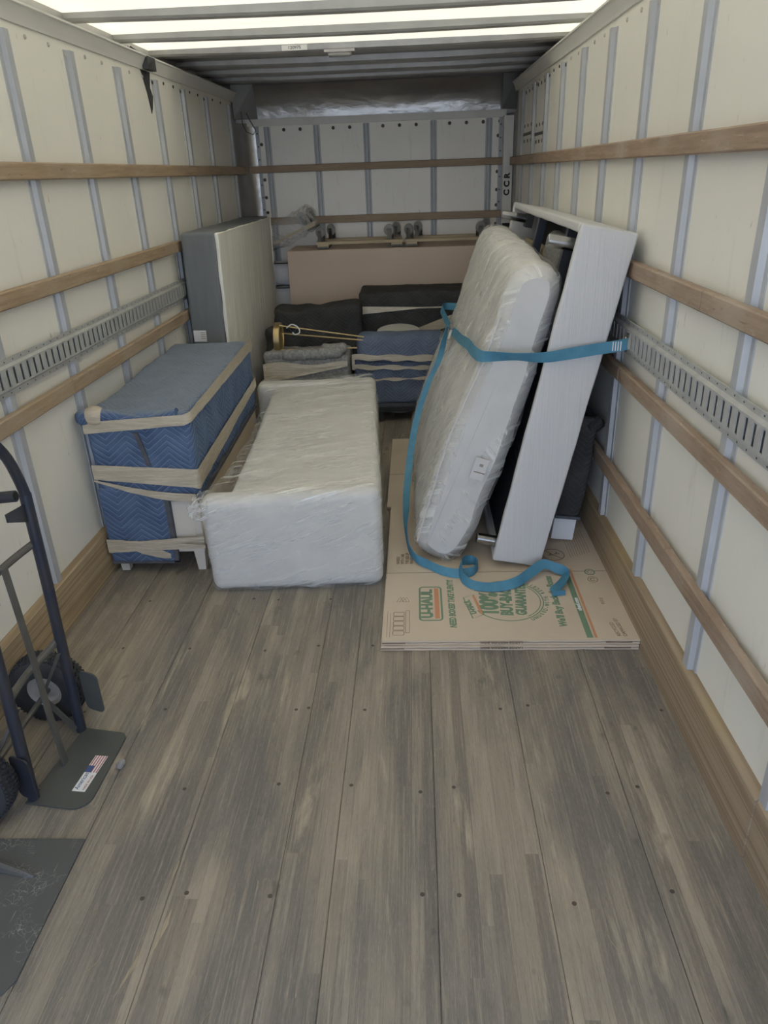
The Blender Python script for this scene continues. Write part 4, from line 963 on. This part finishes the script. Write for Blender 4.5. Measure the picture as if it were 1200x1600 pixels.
rt = thing('round_table', 'round white side table between the blue padded armchair and the black box', 'table', (-.13, 5.56, 0))
TM = Matrix.Translation((-.135, 5.53, .600)) @ Matrix.Rotation(math.radians(7), 4, 'X')
obj('table_top', MB().lathe([(0, -.012), (.145, -.012), (.160, -.004), (.160, .008), (.150, .012), (0, .012)], 48, TM), M['white_top'], rt)
obj('table_stem', MB().tube([(-.135, 5.53, .02), (-.135, 5.53, .592)], .02, 12), M['white_top'], rt)
obj('table_foot', MB().lathe([(0, 0), (.13, 0), (.13, .012), (.03, .022), (0, .022)], 32, Matrix.Translation((-.135, 5.55, 0))), M['white_top'], rt)

ch = thing('padded_armchair', 'low seat under a blue quilted pad on a dark base, beyond the settee', 'armchair', (-.14, 5.4, 0))
obj('quilted_pad', MB().soft(-.455, .20, 5.19, 5.36, .14, .475, .03, .035, .006, 7, 6), M['blue_q2'], ch, 60)
obj('pad_roll', MB().soft(-.430, .20, 5.16, 5.37, .44, .648, .055, .03, .006, 7, 8), M['blue_q2'], ch, 60)
obj('pad_hem', MB().box(-.33, .18, 5.182, 5.36, .120, .145), M['binding'], ch, 0)
obj('seat_frame', MB().box(-.32, .17, 5.20, 5.35, .075, .122), M['dark'], ch, 0)
for x in (-.27, .12):
    for y in (5.22, 5.33): obj('leg', MB().tube([(x, y, 0), (x, y, .08)], [.014, .02], 10), M['dark'], ch)
for z0, z1, z2, z3, nn in ((.520, .480, .500, .455, 1), (.440, .405, .415, .392, 2), (.335, .315, .340, .325, 3)):
    obj('wrap_band', band([(-.462+.66*i/18, 5.150+.028*(z0 < .45), 0, -1) for i in range(19)], [z0+(z2-z0)*i/18+.006*math.sin(i) for i in range(19)], [z1+(z3-z1)*i/18+.006*math.sin(i*1.3) for i in range(19)], 4, .008, nn), M['tape'], ch, 60)
obj('wrap_band', band([(-.463+.02*math.sin(i*.52), 5.148, 0, -1) for i in range(7)], [.52]*7, [.41]*7, 4, .004, 4), M['tape'], ch, 60)

ct = tag(obj('carton', MB().soft(-1.04, .62, 6.20, 6.70, 0, 1.132, .006, .12, .002, 3, 1), M['card2'], None, 40), 'very wide tall brown cardboard carton against the far wall', 'box')

for k, z in enumerate((.0, .203, .406, .609, .812)):
    lb_ = ('bottom', 'second lowest', 'middle', 'second highest', 'topmost')[k]
    t = thing('folded_comforter', '%s white comforter of the stack squeezed left of the brown carton' % lb_, 'comforter', (-1.22, 6.45, z), 'white comforters stacked in the corner')
    obj('bedding', MB().soft(-1.38, -1.050, 6.545, 6.79, z+.004, z+.196, .07, .04, .006, 9, k), M['linen'], t, 60)
    obj('tie_cord', MB().tube(spline([(-1.35, 6.59, z+.193), (-1.2, 6.545, z+.193), (-1.08, 6.55, z+.193), (-1.06, 6.65, z+.193)], 4), .005, 8), M['binding'], t)

def mesh_dolly():
    ms = {}
    def add(nm, mb, m, at, sub=()): ms.setdefault('parts', []).append((nm, mb.mesh(nm, m, 30), at, sub))
    return ms
DW, DD = .70, .40
wh = MB(); Wm = Matrix.Rotation(math.pi/2, 4, 'Y')
wh.lathe([(0, -.014), (.030, -.014), (.043, -.012), (.046, 0), (.043, .012), (.030, .014), (0, .014)], 22, Wm); me_wheel = wh.mesh('caster_wheel', M['caster'])
fk = MB(); fk.box(-.022, -.018, -.020, .020, -.062, .012); fk.box(.018, .022, -.020, .020, -.062, .012); fk.box(-.022, .022, -.022, .022, -.068, -.062); fk.tube([(-.024, 0, 0), (.024, 0, 0)], .006, 8)
me_fork = fk.mesh('caster_fork', M['chrome'], 20)
me_plate = MB().box(-.03, .03, -.03, .03, -.004, 0).mesh('caster_plate', M['chrome'], 0)
me_beam = MB().box(-DW/2, DW/2, -.028, .028, .018, .038).mesh('beam', M['pine'], 0)
me_cross = MB().box(-.045, .045, -DD/2, DD/2, .0, .018).mesh('cross_member', M['pine'], 0)
me_pad = MB().soft(-.05, .05, -DD/2-.004, DD/2+.004, -.012, .004, .006, .05, .003, 30, 1).mesh('carpet_pad', M['carpet'], 60)
def dolly(label, Mx, wr=0):
    t = thing('furniture_dolly', label, 'dolly', Mx.to_translation(), 'four-wheel furniture dollies on the brown carton')
    t.rotation_euler = Mx.to_euler()
    def kid(nm, me, p, par=t, rz=0.):
        o = bpy.data.objects.new(nm, me); COL.objects.link(o); o.parent = par; o.location = p; o.rotation_euler = (0, 0, rz); return o
    for s in (-1, 1):
        kid('beam', me_beam, (0, s*(DD/2-.05), 0)); c = kid('cross_member', me_cross, (s*(DW/2-.05), 0, 0)); kid('carpet_pad', me_pad, (0, 0, 0), c)
        for q in (-1, 1):
            f = kid('caster', me_fork, (s*(DW/2-.07)+(.035*q if s < 0 else .03*q), q*(DD/2-.07), .110), t, random.choice((-1, 1))*random.uniform(.7, 1.25)+wr)
            kid('caster_wheel', me_wheel, (0, .010, 0), f); kid('caster_plate', me_plate, (0, 0, -.066), f)
    return t
z_ = 1.150
dolly('left upside-down furniture dolly of the two flat on the brown carton', Matrix.Translation((-.455, 6.46, z_)) @ Matrix.Rotation(.03, 4, 'Z'))
dolly('right upside-down furniture dolly of the two flat on the brown carton', Matrix.Translation((.275, 6.46, z_)) @ Matrix.Rotation(-.02, 4, 'Z'))
dt = dolly('film-wrapped furniture dolly tilted between the far left corner and the brown carton', Matrix.Translation((-1.085, 6.60, 1.185)) @ Matrix.Rotation(-.42, 4, 'Y'))
o = obj('stretch_film', MB().soft(-.37, .37, -.21, .21, -.02, .17, .06, .05, .03, 7, 2), M['film_mat'], None, 60); o.parent = dt; dt.scale = (.82, .62, 1)
